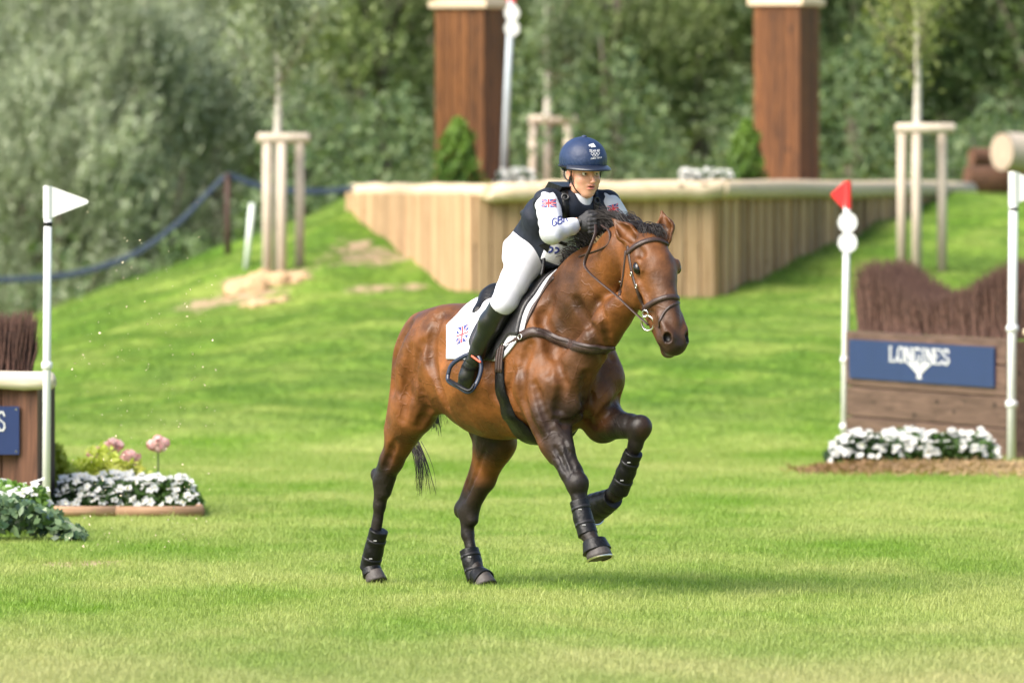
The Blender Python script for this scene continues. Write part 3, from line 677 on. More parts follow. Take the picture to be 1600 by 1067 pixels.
def coat_material():
    m, n, l, p = newmat('horse_coat')
    a = n.new('ShaderNodeAttribute'); a.attribute_name = 'Col'
    tc = n.new('ShaderNodeTexCoord')
    nz = n.new('ShaderNodeTexNoise'); nz.inputs['Scale'].default_value = 7; nz.inputs['Detail'].default_value = 9; l.new(tc.outputs['Object'], nz.inputs[0])
    rp = ramp(n, [(.3, (.42, .42, .42)), (.72, (1.5, 1.45, 1.3))]); l.new(nz.outputs['Fac'], rp.inputs[0])
    mx = n.new('ShaderNodeMix'); mx.data_type = 'RGBA'; mx.blend_type = 'MULTIPLY'; mx.inputs[0].default_value = 1
    l.new(a.outputs['Color'], mx.inputs[6]); l.new(rp.outputs[0], mx.inputs[7]); l.new(mx.outputs[2], p.inputs['Base Color'])
    # veins: the thin edges of a warped cell pattern, faded in and out by a slow noise
    n1 = n.new('ShaderNodeTexNoise'); n1.inputs['Scale'].default_value = 5; n1.inputs['Detail'].default_value = 3; l.new(tc.outputs['Object'], n1.inputs[0])
    wv = n.new('ShaderNodeVectorMath'); wv.operation = 'MULTIPLY_ADD'; wv.inputs[1].default_value = (.34, .34, .34); l.new(n1.outputs['Color'], wv.inputs[0]); l.new(tc.outputs['Object'], wv.inputs[2])
    vo = n.new('ShaderNodeTexVoronoi'); vo.feature = 'DISTANCE_TO_EDGE'; vo.inputs['Scale'].default_value = 5.5; l.new(wv.outputs[0], vo.inputs['Vector'])
    rv = ramp(n, [(.0, (1, 1, 1)), (.045, (0, 0, 0))]); rv.color_ramp.interpolation = 'EASE'; l.new(vo.outputs['Distance'], rv.inputs[0])
    n3 = n.new('ShaderNodeTexNoise'); n3.inputs['Scale'].default_value = 2.6; l.new(tc.outputs['Object'], n3.inputs[0])
    rm = ramp(n, [(.40, (0, 0, 0)), (.56, (1, 1, 1))]); l.new(n3.outputs['Fac'], rm.inputs[0])
    mv = n.new('ShaderNodeMath'); mv.operation = 'MULTIPLY'; l.new(rv.outputs[0], mv.inputs[0]); l.new(rm.outputs[0], mv.inputs[1])
    b1 = n.new('ShaderNodeBump'); b1.inputs['Strength'].default_value = .30; b1.inputs['Distance'].default_value = .006; l.new(mv.outputs[0], b1.inputs['Height'])
    n4 = n.new('ShaderNodeTexNoise'); n4.inputs['Scale'].default_value = 14; n4.inputs['Detail'].default_value = 6; l.new(tc.outputs['Object'], n4.inputs[0])
    b2 = n.new('ShaderNodeBump'); b2.inputs['Strength'].default_value = .40; b2.inputs['Distance'].default_value = .022
    l.new(n4.outputs['Fac'], b2.inputs['Height']); l.new(b1.outputs[0], b2.inputs['Normal']); l.new(b2.outputs[0], p.inputs['Normal'])
    mh_ = n.new('ShaderNodeMapping'); mh_.inputs['Scale'].default_value = (240, 240, 45); mh_.inputs['Rotation'].default_value = (0, .5, 0); l.new(tc.outputs['Object'], mh_.inputs[0])
    n5 = n.new('ShaderNodeTexNoise'); n5.inputs['Scale'].default_value = 1.; n5.inputs['Detail'].default_value = 3; l.new(mh_.outputs[0], n5.inputs[0])
    b3 = n.new('ShaderNodeBump'); b3.inputs['Strength'].default_value = .2; b3.inputs['Distance'].default_value = .003; l.new(n5.outputs['Fac'], b3.inputs['Height']); l.new(b2.outputs[0], b3.inputs['Normal']); l.new(b3.outputs[0], p.inputs['Normal'])
    rr = ramp(n, [(.3, (.36,)*3), (.7, (.56,)*3)]); l.new(nz.outputs['Fac'], rr.inputs[0]); l.new(rr.outputs[0], p.inputs['Roughness'])
    p.inputs['Specular IOR Level'].default_value = .25
    return m
M_coat = coat_material()
M_black = mat('black_leather', (.0045, .0045, .005), .40, .3, 30, bump=.3, bscale=60, spec=.25)
M_hair = mat('horse_hair', (.010, .0065, .0055), .42, .5, 60, spec=.35)
M_hoof = mat('hoof_horn', (.040, .033, .030), .6, .35, 25, bump=.4, bscale=50)
M_brownl = mat('brown_leather', (.040, .024, .020), .40, .25, 30, bump=.2, bscale=90, spec=.35)
M_white = mat('white_cloth', (.54, .54, .57), .85, .05, 12, bump=.25, bscale=35)
M_steel = mat('steel', (.6, .58, .55), .22, .1, 20, metal=1.)
M_navy = mat('navy_cloth', (.022, .036, .085), .6, .2, 14, bump=.3, bscale=24)
M_red = mat('red_print', (.55, .02, .03), .6, .08, 30)
M_blue = mat('blue_print', (.02, .03, .16), .6, .08, 30)
M_eye = mat('eye_dark', (.004, .003, .003), .12, .2, 60, spec=.45)
M_prong = mat('white_plastic', (.64, .64, .63), .35, .04, 5)

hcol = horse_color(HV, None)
root = thing('horse', 'bay horse with black legs cantering across the grass under its rider', 'horse', tuple(b2w(V3(0, 0, 0))), -TH)
def hput(name, V, Q, m, parent, smooth=True, col=None):
    """mesh given in the horse frame"""
    return put(name, mesh_np(name, b2w(V), Q, m, smooth, col), parent)
def hbuild(mb, name, m, parent, smooth=False):
    if not mb.v: print('EMPTY', name); return parent
    mb.v = [tuple(p) for p in b2w(np.array(mb.v))]; return mb.build(name, m, parent, smooth)
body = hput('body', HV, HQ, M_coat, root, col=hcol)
for s in (-1, 1):
    e = SDF().E(Hd(.19, s*(EYE[s]-.002), .038), (.034, .020, .027), .01, HAX); v, q = e.mesh(.003, pad=.01)
    hput('eye', v, q, M_eye, root)
# hooves
def hoof(top, bot, toe, r0=.052, r1=.066, name='hoof'):
    """horn frustum from coronet to ground surface, longer toward the toe"""
    top, bot, toe = map(np.array, (top, bot, toe)); ax = nrm(bot-top); toe = nrm(toe-ax*(toe@ax)); sd = np.cross(ax, toe)
    mb = MB(); vs = []; n = 20; lev = [(0, r0, .0), (.15, r0*1.05, .0), (.8, r1*.99, .16), (1., r1, .22), (1., r1*.7, .2)]
    L = np.linalg.norm(bot-top)
    for t, r, sh in lev:
        for j in range(n):
            g = 2*math.pi*j/n; cc = math.cos(g)
            vs.append(top+ax*L*t+toe*(r*(cc*(1.12 if cc > 0 else .95)+sh))+sd*r*math.sin(g)*.96)
    f = [(i*n+j, i*n+(j+1) % n, (i+1)*n+(j+1) % n, (i+1)*n+j) for i in range(4) for j in range(n)]+[tuple(range(n-1, -1, -1)), tuple(4*n+j for j in range(n))]
    mb.add(vs, f); h = hbuild(mb, name, M_hoof, root, True)
    if name != 'hoof' or bot[2] < .09: return h
    sh = MB(); pts = [bot+ax*.004+toe*(r1*(math.cos(g)*(1.12 if math.cos(g) > 0 else .95)+.22))+sd*r1*math.sin(g)*.96 for g in np.linspace(-2.5, 2.5, 24)]
    sh.tube(pts, .006, 6); hbuild(sh, 'horseshoe', M_steel, h)
    return h
FW = V3(1, 0, 0)
hoof(PB(583, 893, yr), PB(587, 910, yr), V3(1, .0, -.2), .050, .058)
hoof(PB(752, 899, yl), PB(757, 917, yl), V3(1, -.05, 0), .052, .064)
hoof(PB(930, 848, yf), PB(935, 873, yf)+V3(.0, 0, 0), V3(1, -.1, .1), .056, .070)
hoof(PB(945, 785, yg), PB(928, 795, yg), V3(.1, 0, -1), .054, .064)
# tail: long black hairs seen between the hind legs, the dock hanging behind the quarters
def hairs(name, starts, ends, n, spread0, spread1, rad, sag=0., seed=1, lift=None, parent=root, nseg=7, m=None):
    rs = np.random.RandomState(seed); mb = MB()
    for i in range(n):
        t = rs.rand(); a = starts[0]+(starts[1]-starts[0])*t; b = ends[0]+(ends[1]-ends[0])*min(1, max(0, t+rs.normal()*.12))
        a = a+rs.normal(size=3)*spread0; b = b+rs.normal(size=3)*spread1
        b = a+(b-a)*(1-.35*rs.rand()**2)
        P = []
        wob = rs.normal(size=3)*spread1*.22; wl = lift*(.6+.7*rs.rand()) if lift is not None else 0
        for k in np.linspace(0, 1, nseg):
            p = a*(1-k)+b*k+wob*math.sin(k*math.pi)+V3(0, 0, -sag)*k*(1-k)*4*.25
            if lift is not None: p = p+wl*math.sin(k*math.pi)
            P.append(p)
        r = rad*(.6+.8*rs.rand()); mb.tube(P, np.linspace(r, r*.25, nseg), 4, cap=False)
    return hbuild(mb, name, m or M_hair, parent, True)
tail0 = V3(-.82, 0, 1.30)
hairs('tail', [tail0+V3(0, -.02, 0), tail0+V3(-.02, .03, -.04)], [V3(-.90, .10, .86), V3(-.93, .16, .80)], 150, .02, .02, .0035, seed=3, lift=V3(-.06, .03, .04), nseg=8)
tl = bpy.data.objects['tail']
hairs('tail_strands', [PB(640, 690, .06), PB(655, 690, .06)], [PB(650, 775, .06), PB(682, 770, .06)], 46, .009, .010, .0026, seed=5, parent=tl, lift=V3(.03, 0, 0))
# mane along the crest, blown up and back, and the forelock over the poll
mane_pts = [(-.055, c) for c in ((858, 432), (880, 415), (900, 398), (920, 380), (940, 362), (960, 352), (980, 350))]
mn = None
for i in range(len(mane_pts)-1):
    a = PB(*mane_pts[i][1], .0); b = PB(*mane_pts[i+1][1], .0)
    up = V3(-.10, -.01, .035) if i < 3 else V3(-.13, -.02, .07)
    o = hairs('mane' if i == 0 else 'mane_lock', [a, b], [a+up+V3(0, -.03, -.02), b+up+V3(0, .0, -.01)], 60 if i < 3 else 110, .012, .024, .0028, seed=10+i, lift=V3(0, 0, .02), parent=root if i == 0 else mn)
    if i == 0: mn = o
hairs('forelock', [PB(985, 352, -.02), PB(1020, 358, .03)], [PB(1000, 372, -.07), PB(1046, 372, .05)], 170, .012, .010, .0028, seed=31, lift=V3(.03, 0, .028))
hairs('mane_lock', [PB(975, 352, -.0), PB(1000, 352, .03)], [PB(948, 336, .02), PB(985, 338, .04)], 110, .012, .015, .0026, seed=37, lift=V3(.0, 0, .02), parent=mn)
hairs('mane_lock', [PB(965, 356, -.03), PB(990, 360, -.02)], [PB(1022, 364, -.02), PB(1032, 378, .03)], 140, .012, .010, .0028, seed=38, lift=V3(.0, 0, .03), parent=mn)

# leg boots: fitted shells of the same limb shapes, straps and pale buckles
def leg_boot(path, rads, off_, bell=None, straps=(), nm='leg_boot'):
    s = SDF().chain([np.array(p) for p in path], rads, .015)
    c0, c1 = np.array(path[0]), np.array(path[-1]); ax0 = nrm(np.array(path[1])-c0); ax1 = nrm(c1-np.array(path[-2]))
    def clip(P, D):
        D = np.maximum(D, -((P-c0)@ax0)); D = np.maximum(D, ((P-c1)@ax1)); return D+.0015*np.sin(P[..., 2]*70+P[..., 0]*60)*np.sin(P[..., 0]*50)-.003*np.clip(1-np.abs(np.sin(6*np.arctan2(P[..., 1]-c0[1], P[..., 0]-c0[0])))*4, 0, 1)*0
    v, q = s.mesh(.0045, off=off_, clip=clip, pad=.02); o = hput(nm, v, q, M_black, root)
    bv = bvh_of(v, q)
    for t in straps:
        c = c0+(c1-c0)*t; L = len(path)
        mbs = MB(); ring = []
        a = nrm(c1-c0); u = nrm(np.cross(a, V3(0, 0, 1) if abs(a[2]) < .9 else V3(1, 0, 0))); w_ = np.cross(a, u)
        cc = np.array([np.interp(t*(L-1), range(L), [p[i] for p in path]) for i in range(3)])
        for g in np.linspace(0, 2*math.pi, 25): ring.append(cc+(u*math.cos(g)+w_*math.sin(g))*.08)
        P, N = [], []
        for r_ in ring:
            h = bv.ray_cast(Vector(r_), Vector(nrm(cc-r_)))
            if h[0] is not None: P.append(np.array(h[0])); N.append(nrm(r_-cc))
        if len(P) > 4: ribbon(mbs, P, N, .018, .0015); hbuild(mbs, 'boot_strap', M_strap, o, True)
        h = bv.ray_cast(Vector(cc+nrm(V3(.75, -.65, 0))*.1+V3(-.0, 0, 0)), Vector(-nrm(V3(.75, -.65, 0))))
        if h[0] is not None:
            bb = MB(); bb.box(np.array(h[0])+nrm(V3(.75, -.65, 0))*.004, (.004, .018, .007), rz=R(-38), bev=.002); hbuild(bb, 'strap_tab', M_tab, o)
    return o
M_strap = mat('boot_strap_rubber', (.010, .010, .012), .45, .2, 40, spec=.3); M_tab = mat('strap_tab', (.28, .28, .28), .4, .2, 20)
leg_boot([PB(592, 828, yr), PB(584, 860, yr), PB(577, 890, yr)], [.044, .044, .048], .008, straps=(.25, .7))
leg_boot([PB(733, 858, yl), PB(738, 880, yl), PB(745, 906, yl)], [.046, .044, .046], .008, straps=(.25, .7))
leg_boot([PB(905, 782, yf), PB(911, 808, yf), PB(919, 836, yf)], [.044, .042, .046], .008, straps=(.25, .7))
leg_boot([PB(990, 706, yg), PB(978, 738, yg), PB(966, 768, yg)], [.042, .042, .048], .008, straps=(.25, .7))
leg_boot([RF['co']+V3(0, 0, .02), PB(933, 862, yf)], [.050, .066], .012, nm='overreach_boot')
leg_boot([PB(958, 778, yg), PB(930, 793, yg)], [.048, .070], .010, nm='overreach_boot')
leg_boot([PB(578, 882, yr), PB(583, 898, yr)], [.044, .052], .006, nm='overreach_boot')
leg_boot([PB(745, 896, yl), PB(757, 906, yl)], [.046, .056], .006, nm='overreach_boot')

# ---------------------------------------------------------------- tack
def axisring(f, p0, p1, n=20, off=0.):
    """points on the horse's surface around the axis (f,0,1.2), angle from straight up, negative on the near side"""
    P, N = [], []
    for g in np.linspace(p0, p1, n):
        d = V3(0, math.sin(g), math.cos(g)); o = V3(f, 0, 1.2)+d*1.0
        h = HBV.ray_cast(Vector(o), Vector(-d))
        P.append(np.array(h[0])+d*off if h[0] is not None else V3(f, 0, 1.2)+d*.3); N.append(d)
    return P, N
def wrap(fs, phis, off, th, m, name, parent, p_in=None):
    """saddle-cloth like sheet over the back: fs stations, phis the angle each side reaches"""
    n = 44; top = []; bot = []
    for f, ph in zip(fs, phis):
        fo = f
        a, N = axisring(fo, -ph if p_in is None else -ph, ph, n+1, off); a = np.array(a)
        for _ in range(2): a[1:-1] = (a[:-2]+2*a[1:-1]+a[2:])/4
        top.append(a+np.array(N)*th); bot.append(a)
    V = np.array(top+bot).reshape(-1, 3); k = len(fs); W_ = n+1; b = k*W_
    f = [(i*W_+j, i*W_+j+1, (i+1)*W_+j+1, (i+1)*W_+j) for i in range(k-1) for j in range(n)]
    f += [(b+(i+1)*W_+j, b+(i+1)*W_+j+1, b+i*W_+j+1, b+i*W_+j) for i in range(k-1) for j in range(n)]
    rim = [j for j in range(n)]+[n+i*W_ for i in range(k-1)]+[(k-1)*W_+j for j in range(n, 0, -1)]+[i*W_ for i in range(k-1, 0, -1)]
    f += [(rim[i], rim[i]+b, rim[(i+1) % len(rim)]+b, rim[(i+1) % len(rim)]) for i in range(len(rim))]
    mb = MB(); mb.add(V, f); return hbuild(mb, name, m, parent, True)
pad = thing('saddle_pad', 'white saddle pad with a small British flag, under the saddle', 'saddle pad', tuple(b2w(V3(.1, 0, 1.2))), -TH)
fs = np.linspace(-.25, .47, 30)
def padphi(f):
    a = R(86)
    if f < -.17: a = R(86)-R(34)*((-.17-f)/.08)**2.2
    if f > .30: a = R(86)-R(30)*((f-.30)/.17)**1.2
    return a
pad_o = wrap(fs, [padphi(f) for f in fs], .002, .010, M_white, 'quilted_cloth', pad)
PV = w2b(np.array([tuple(MW(pad) @ v.co) for v in pad_o.data.vertices])); PBV = bvh_of(PV, [tuple(p.vertices) for p in pad_o.data.polygons])
def union_flag(bv, quad, parent, name='flag_print', lift=.001):
    """the British flag on a photograph quad: a white field, blue triangles, red and white cross"""
    q = np.array(quad, float)
    def uv(u, v): return (q[0]*(1-u)+q[1]*u)*(1-v)+(q[3]*(1-u)+q[2]*u)*v
    wd = np.linalg.norm(q[1]-q[0])/290
    mb = MB(); patch_px(mb, bv, quad, 8, 6, lift, 0, .0005)
    for tri in ([(.08, .0), (.40, .0), (.40, .30)], [(.60, 0), (.92, 0), (.60, .30)], [(.60, 1), (.92, 1), (.60, .70)], [(.08, 1), (.40, 1), (.40, .70)],
                [(0, .12), (.28, .36), (0, .36)], [(1, .12), (.72, .36), (1, .36)], [(0, .88), (.28, .64), (0, .64)], [(1, .88), (.72, .64), (1, .64)]):
        pts = [uv(*t) for t in tri]; patch_px(mb, bv, [pts[0], pts[1], pts[2], (pts[2]+pts[0])/2], 3, 3, lift+.0008, 1, .0005)
    for a, b, ww in (((.5, 0), (.5, 1), .14), ((0, .5), (1, .5), .12), ((0, 0), (.4, .4), .05), ((.6, .6), (1, 1), .05), ((1, 0), (.6, .4), .05), ((.4, .6), (0, 1), .05)):
        strap_px(mb, bv, [uv(*a), uv(*b)], wd*ww, .0006, 2, lift+.0016, curve=False, step=1.2)
    return hbuild(mb, name, [M_white, M_blue, M_red], parent)
union_flag(PBV, [(714, 513), (733, 506), (730, 532), (713, 539)], pad)
mbp = MB()
for k in range(4): strap_px(mbp, PBV, [(707+k*1.6, 522-k), (709+k*1.2, 528), (706+k, 536)], .003, .0008, 0, .001)
hbuild(mbp, 'emblem_print', mat('grey_print', (.35, .38, .42), .7), pad)
mbp = MB(); strap_px(mbp, PBV, [(788, 519), (798, 508)], .018, .001, 0, .001); hbuild(mbp, 'maker_tag', M_red, pad)
# binding along the cloth's front edge
sad = thing('saddle', 'black jumping saddle with stirrups on the white saddle pad', 'saddle', tuple(b2w(V3(.1, 0, 1.3))), -TH)
S = SDF().C((-.14, 0, 1.53), (.0, 0, 1.515), .085, .085, .05).C((.0, 0, 1.525), (.28, 0, 1.60), .09, .065, .05).C((-.17, 0, 1.56), (-.15, 0, 1.58), .045, .04, .05)
for s in (-1, 1): S.C((-.16, s*.04, 1.54), (-.10, s*.14, 1.47), .05, .045, .05).C((.24, s*.04, 1.60), (.16, s*.12, 1.53), .05, .04, .05)
v, q = S.mesh(.007); hput('seat', v, q, M_black, sad)
M_flap = mat('saddle_leather', (.02, .019, .021), .42, .25, 30, bump=.25, bscale=70)
ff = np.linspace(.02, .44, 22)
def flapphi(f):
    t = (f-.02)/.42; return R(60)+R(26)*math.sin(math.pi*min(1, t*1.15+.1)) if t < .8 else R(60)+R(26)*math.sin(math.pi*min(1, t*1.15+.1))*.7
for s in (1,):
    wrap(ff, [flapphi(f) for f in ff], .014, .012, M_flap, 'saddle_flap', sad)
for s in (-1, 1):
    kr = MB()
    kr.tube(smoothpath([V3(.42, s*.13, 1.53), V3(.44, s*.20, 1.44), V3(.40, s*.245, 1.34), V3(.33, s*.27, 1.28)]), np.r_[np.linspace(.018, .026, 12), np.linspace(.026, .016, 13)], 8); hbuild(kr, 'knee_roll', M_flap, sad, True)
# girth
mb = MB(); P, N = axisring(.30, -R(86), -R(180), 26, .004); ribbon(mb, P, N, np.interp(np.linspace(0, 1, 26), [0, .3, .55, .8], [.056, .078, .11, .18]), .014)
P2, N2 = axisring(.30, R(86), R(180), 26, .004); ribbon(mb, P2, N2, np.interp(np.linspace(0, 1, 26), [0, .3, .55, .8], [.056, .078, .11, .18]), .014)
gt = hbuild(mb, 'girth', M_black, sad, True)
mb = MB()
for dx in (-.018, .006, .028):
    P, N = axisring(.30+dx, -R(70), -R(98), 8, .020); ribbon(mb, P, N, .018, .004)
hbuild(mb, 'girth_strap', M_brownl, sad, True)
# breastplate
bp = thing('breastplate', 'brown leather breastplate strapped across the chest of the horse', 'harness', tuple(b2w(V3(.6, 0, 1.3))), -TH)
mb = MB(); strap_px(mb, HBV, [(812, 527), (830, 519), (850, 522), (880, 534), (910, 543), (940, 546), (972, 541)], .050, .012, 0, .002)
P, N = [], []
hbuild(mb, 'breast_strap', M_brownl, bp, True)
mb = MB(); strap_px(mb, HBV, [(838, 516), (870, 527), (905, 538), (945, 543), (968, 540)], .013, .006, 0, .010); hbuild(mb, 'breast_strap_lining', mat('brown_padding', (.035, .022, .02), .6), bp, True)
mb = MB(); strap3(mb, HBV, [V3(.70, .235, 1.34), V3(.5, .27, 1.32), V3(.33, .29, 1.29)], .03, .006); hbuild(mb, 'side_strap', M_brownl, bp, True)
mb = MB(); strap_px(mb, HBV, [(815, 527), (800, 535), (788, 541)], .028, .006, 0, .006); strap_px(mb, HBV, [(816, 526), (822, 505), (835, 478), (852, 450), (866, 434)], .018, .005, 0, .003); hbuild(mb, 'wither_strap', M_brownl, bp, True)
def ring3(mb, c, n_, r, rr, m=0, sx=1.):
    n_ = nrm(n_); u = nrm(np.cross(n_, V3(0, 0, 1))); v_ = np.cross(n_, u); mb.tube([c+u*r*sx*math.cos(g)+v_*r*math.sin(g) for g in np.linspace(0, 2*math.pi, 20)], rr, 6, cap=False, m=m)
for (a, b) in ((790, 541), (816, 527)):
    h, n_ = hitpx(HBV, a, b)
    if h is not None: mb = MB(); ring3(mb, h+n_*.018, n_, .014, .003); hbuild(mb, 'buckle', M_steel, bp, True)
# bridle
br = thing('bridle', 'brown leather bridle with noseband, snaffle bit and reins on the bay horse', 'bridle', tuple(b2w(HO)), -TH)
def mir(p):                                  # mirror a horse-frame point in the head's own plane
    d = (p-HO)@hl; return p-2*d*hl
def head_strap(pts, width, name, th=.005, both=True, lift=.002, m=None):
    mb = MB(); L = resample(smoothpath(pts), 2.5); P = []
    strap_px(mb, HBV, pts, width, th, 0, lift)
    if both:
        P = []
        for q in L:
            h, n_ = hitpx(HBV, q[0], q[1])
            if h is not None and (h-HO)@hl < .02: P.append(mir(h))
        if len(P) > 2: strap3(mb, HBV, P[::3]+[P[-1]], width, th, 0, lift)
    return hbuild(mb, name, m or M_brownl, br, True)
head_strap([(981, 396), (992, 386), (1008, 378), (1026, 375), (1042, 381)], .026, 'browband', .010, False)
head_strap([(981, 385), (985, 410), (990, 435), (999, 462), (1008, 484)], .017, 'cheekpiece')
head_strap([(978, 392), (976, 415), (972, 445), (968, 462)], .015, 'throat_latch')
head_strap([(1006, 484), (1018, 474), (1036, 466), (1052, 464), (1066, 470)], .026, 'noseband', .010, False)
head_strap([(1066, 472), (1050, 477), (1038, 488), (1031, 502), (1030, 512)], .013, 'flash_strap', .005, False)
mb = MB(); bitc, nb = hitpx(HBV, 1012, 502)
if bitc is None: bitc, nb = Hd(.47, -.07, -.07), -hl
bitv = toward(bitc, .03); ring3(mb, bitv+V3(0, 0, -.010), nrm(nb+nrm(CAMB-bitc)), .040, .0065); mb.tube([bitc, mir(bitc)], .007, 6); ring3(mb, mir(bitc)-nb*.0+hl*.014, hl, .032, .0045); ring3(mb, toward(PB(1008, 490, -.13), .03), nrm(nb+nrm(CAMB-bitc)), .018, .004)
hbuild(mb, 'bit', M_steel, br, True)
for (a, b) in ((988, 428), (970, 440), (996, 447)):
    h, n_ = hitpx(HBV, a, b)
    if h is not None: mb = MB(); ring3(mb, h+n_*.009, n_, .010, .0025, sx=.7); hbuild(mb, 'buckle', M_steel, br, True)
def rein(pts, ys, name, r=.009):
    P = smoothpath([PB(p[0], p[1], y) for p, y in zip(pts, ys)], 8); mb = MB(); mb.tube(P, r, 8, flat=.4); return hbuild(mb, name, M_brownl, br, True)
rein([(1013, 508), (990, 487), (962, 461), (934, 438), (916, 420), (914, 408), (922, 388), (930, 366), (931, 352)], [-.13, -.15, -.165, -.18, -.175, -.165, -.15, -.12, -.09], 'rein', .010)
rein([(940, 352), (952, 362), (952, 380), (938, 390), (918, 397), (905, 402)], [-.06, -.08, -.09, -.11, -.12, -.11], 'rein_loop', .008)
rein([(1058, 498), (1050, 470), (1000, 420), (960, 385), (940, 352)], [.10, .15, .17, .15, .03], 'rein', .008)
# ================================================================== RIDER (same frame as the horse)
rf = nrm(V3(math.cos(R(-8)), math.sin(R(-8)), 0)); rl = V3(-rf[1], rf[0], 0)
pit = R(6); rfw = rf*math.cos(pit)-V3(0, 0, math.sin(pit)); ru = nrm(np.cross(rfw, rl))
if ru[2] < 0: ru = -ru
KH = 1.10
RO = PB(912, 269, .0)                                       # middle of the head
def Rd(f, l, u): return RO+(rfw*f+rl*l+ru*u)*KH
RAX = np.array([rfw, rl, ru])
J = dict(pel=V3(.20, 0, 1.80), chest=V3(.42, 0, 1.985), nb=PB(905, 306, 0.0),
         shR=PB(856, 316, -.175), elR=PB(862, 364, -.275), wrR=PB(902, 350, -.11),
         shL=PB(950, 318, .165), elL=PB(974, 360, .24), wrL=PB(944, 350, .03),
         hipR=PB(826, 396, -.11), knR=PB(786, 474, -.30), anR=PB(738, 568, -.325), toR=PB(727, 600, -.335),
         hipL=V3(.20, .11, 1.78), knL=V3(.36, .33, 1.50), anL=V3(.05, .345, 1.21), toL=V3(.16, .35, 1.13))
D_ = SDF()
def torso(s, g=0.):
    fl = (V3(0, 1, 0), 1.35)
    s.C(J['pel'], (J['pel']+J['chest'])/2, .118+g, .098+g, .05, fl)
    s.C((J['pel']+J['chest'])/2, J['chest'], .098+g, .112+g, .05, fl)
    s.C(J['chest'], J['nb']-V3(.03, 0, .05), .112+g, .085+g, .05, (V3(0, 1, 0), 1.5))
    s.E(J['pel']*.55+J['chest']*.45+V3(.05, 0, -.06), (.14+g, .13+g, .10+g), .06)
    for a in ('shR', 'shL'): s.C(J['chest']+V3(.04, 0, .03), J[a]-V3(.01, 0, .0), .075+g, .055+g, .04)
torso(D_)
def arms(s, g=0.):
    for q in 'RL':
        s.C(J['sh'+q], J['el'+q], .056+g, .042+g, .02); s.C(J['el'+q], J['wr'+q], .042+g, .029+g, .015)
arms(D_)
def legs(s, g=0.):
    for q in 'RL':
        s.C(J['hip'+q], J['kn'+q], .092+g, .060+g, .04); s.E(J['hip'+q]-V3(.05, 0, .0), (.11+g, .09+g, .12+g), .05)
legs(D_)
def shins(s, g=0.):
    for q in 'RL':
        a, b = J['kn'+q], J['an'+q]; m_ = a*.68+b*.32+V3(-.012, 0, 0)
        s.C(a, m_, .056+g, .057+g, .03); s.C(m_, b, .057+g, .037+g, .03)
        s.C(b, J['to'+q], .036+g, .034+g, .02); s.C(b-V3(.02, 0, .02), b-V3(.03, 0, .06), .032+g, .03+g, .02)
shins(D_)
# head and face
D_.C(J['nb']-V3(.01, 0, .05), Rd(-.02, 0, -.07), .058, .050, .03)
D_.E(Rd(-.012, 0, .035), (.096, .077, .088), .02, RAX)
D_.E(Rd(.030, 0, -.035), (.062, .062, .082), .025, RAX)
D_.E(Rd(.055, 0, -.098), (.024, .026, .022), .025, RAX)           # chin
for s in (-1, 1):
    D_.E(Rd(.052, s*.038, -.032), (.026, .022, .018), .02, RAX)   # cheekbone
    D_.E(Rd(.00, s*.050, -.075), (.035, .012, .024), .025, RAX)   # jaw
    D_.E(Rd(.086, s*.031, .000), (.018, .018, .011), .012, RAX, '-')
    D_.C(Rd(.082, s*.014, .016), Rd(.072, s*.046, .016), .009, .007, .012)
    D_.E(Rd(-.008, s*.078, -.015), (.019, .009, .030), .008, RAX); D_.E(Rd(-.004, s*.087, -.012), (.009, .005, .015), .006, RAX, '-')
D_.C(Rd(.086, 0, .008), Rd(.112, 0, -.034), .009, .0105, .012); D_.E(Rd(.106, -.010, -.038), (.009, .006, .006), .006, RAX); D_.E(Rd(.106, .010, -.038), (.009, .006, .006), .006, RAX)
D_.E(Rd(.086, 0, -.056), (.012, .022, .006), .006, RAX); D_.E(Rd(.083, 0, -.072), (.012, .019, .0065), .006, RAX)
D_.E(Rd(.094, 0, -.0635), (.012, .016, .0028), .003, RAX, '-')
# hands: palm, four bent fingers and a thumb closed round the reins
def hand(s, wr, fw, side, g=0., k=.008):
    """fw: from wrist to knuckles; side: +1 thumb to the rider's right (left hand), -1 the other"""
    up = V3(0, 0, 1); fw = nrm(fw); lat = nrm(np.cross(up, fw))*side; up = nrm(np.cross(fw, lat))*(1 if side > 0 else -1)
    if up[2] < 0: up = -up
    pc = wr+fw*.05
    s.C(wr, pc-up*.01, .028+g, .030+g, .02, (lat, .75)); s.E(pc, (.042+g, .022+g, .040+g), .015, np.array([fw, lat, up]))
    for i in range(4):
        z = .030-.020*i; ln = (1., 1.08, 1.02, .85)[i]
        kn = wr+fw*.086+up*z*1.0-lat*.004; p1 = kn+fw*.020*ln+lat*.020; p2 = p1+lat*.022*ln-fw*.012; p3 = p2-fw*.022*ln-lat*.002
        r = (.0105, .011, .0105, .0092)[i]+g
        s.chain([kn-fw*.02, kn, p1, p2, p3], [r, r*1.02, r*.98, r*.92, r*.82], k*.55)
    s.chain([wr+fw*.03+up*.026, wr+fw*.062+up*.046+lat*.010, wr+fw*.088+up*.048+lat*.026], [.014+g, .0125+g, .0105+g], k)
    return lat
hdirR = nrm(PB(930, 346, -.045)-J['wrR']); hdirL = nrm(PB(936, 347, -.0)-J['wrL'])
latR = hand(D_, J['wrR'], hdirR, 1); hand(D_, J['wrL'], nrm(V3(.3, -.9, -.1)), -1)
tt = time.time()
v, q = D_.mesh(.0045)
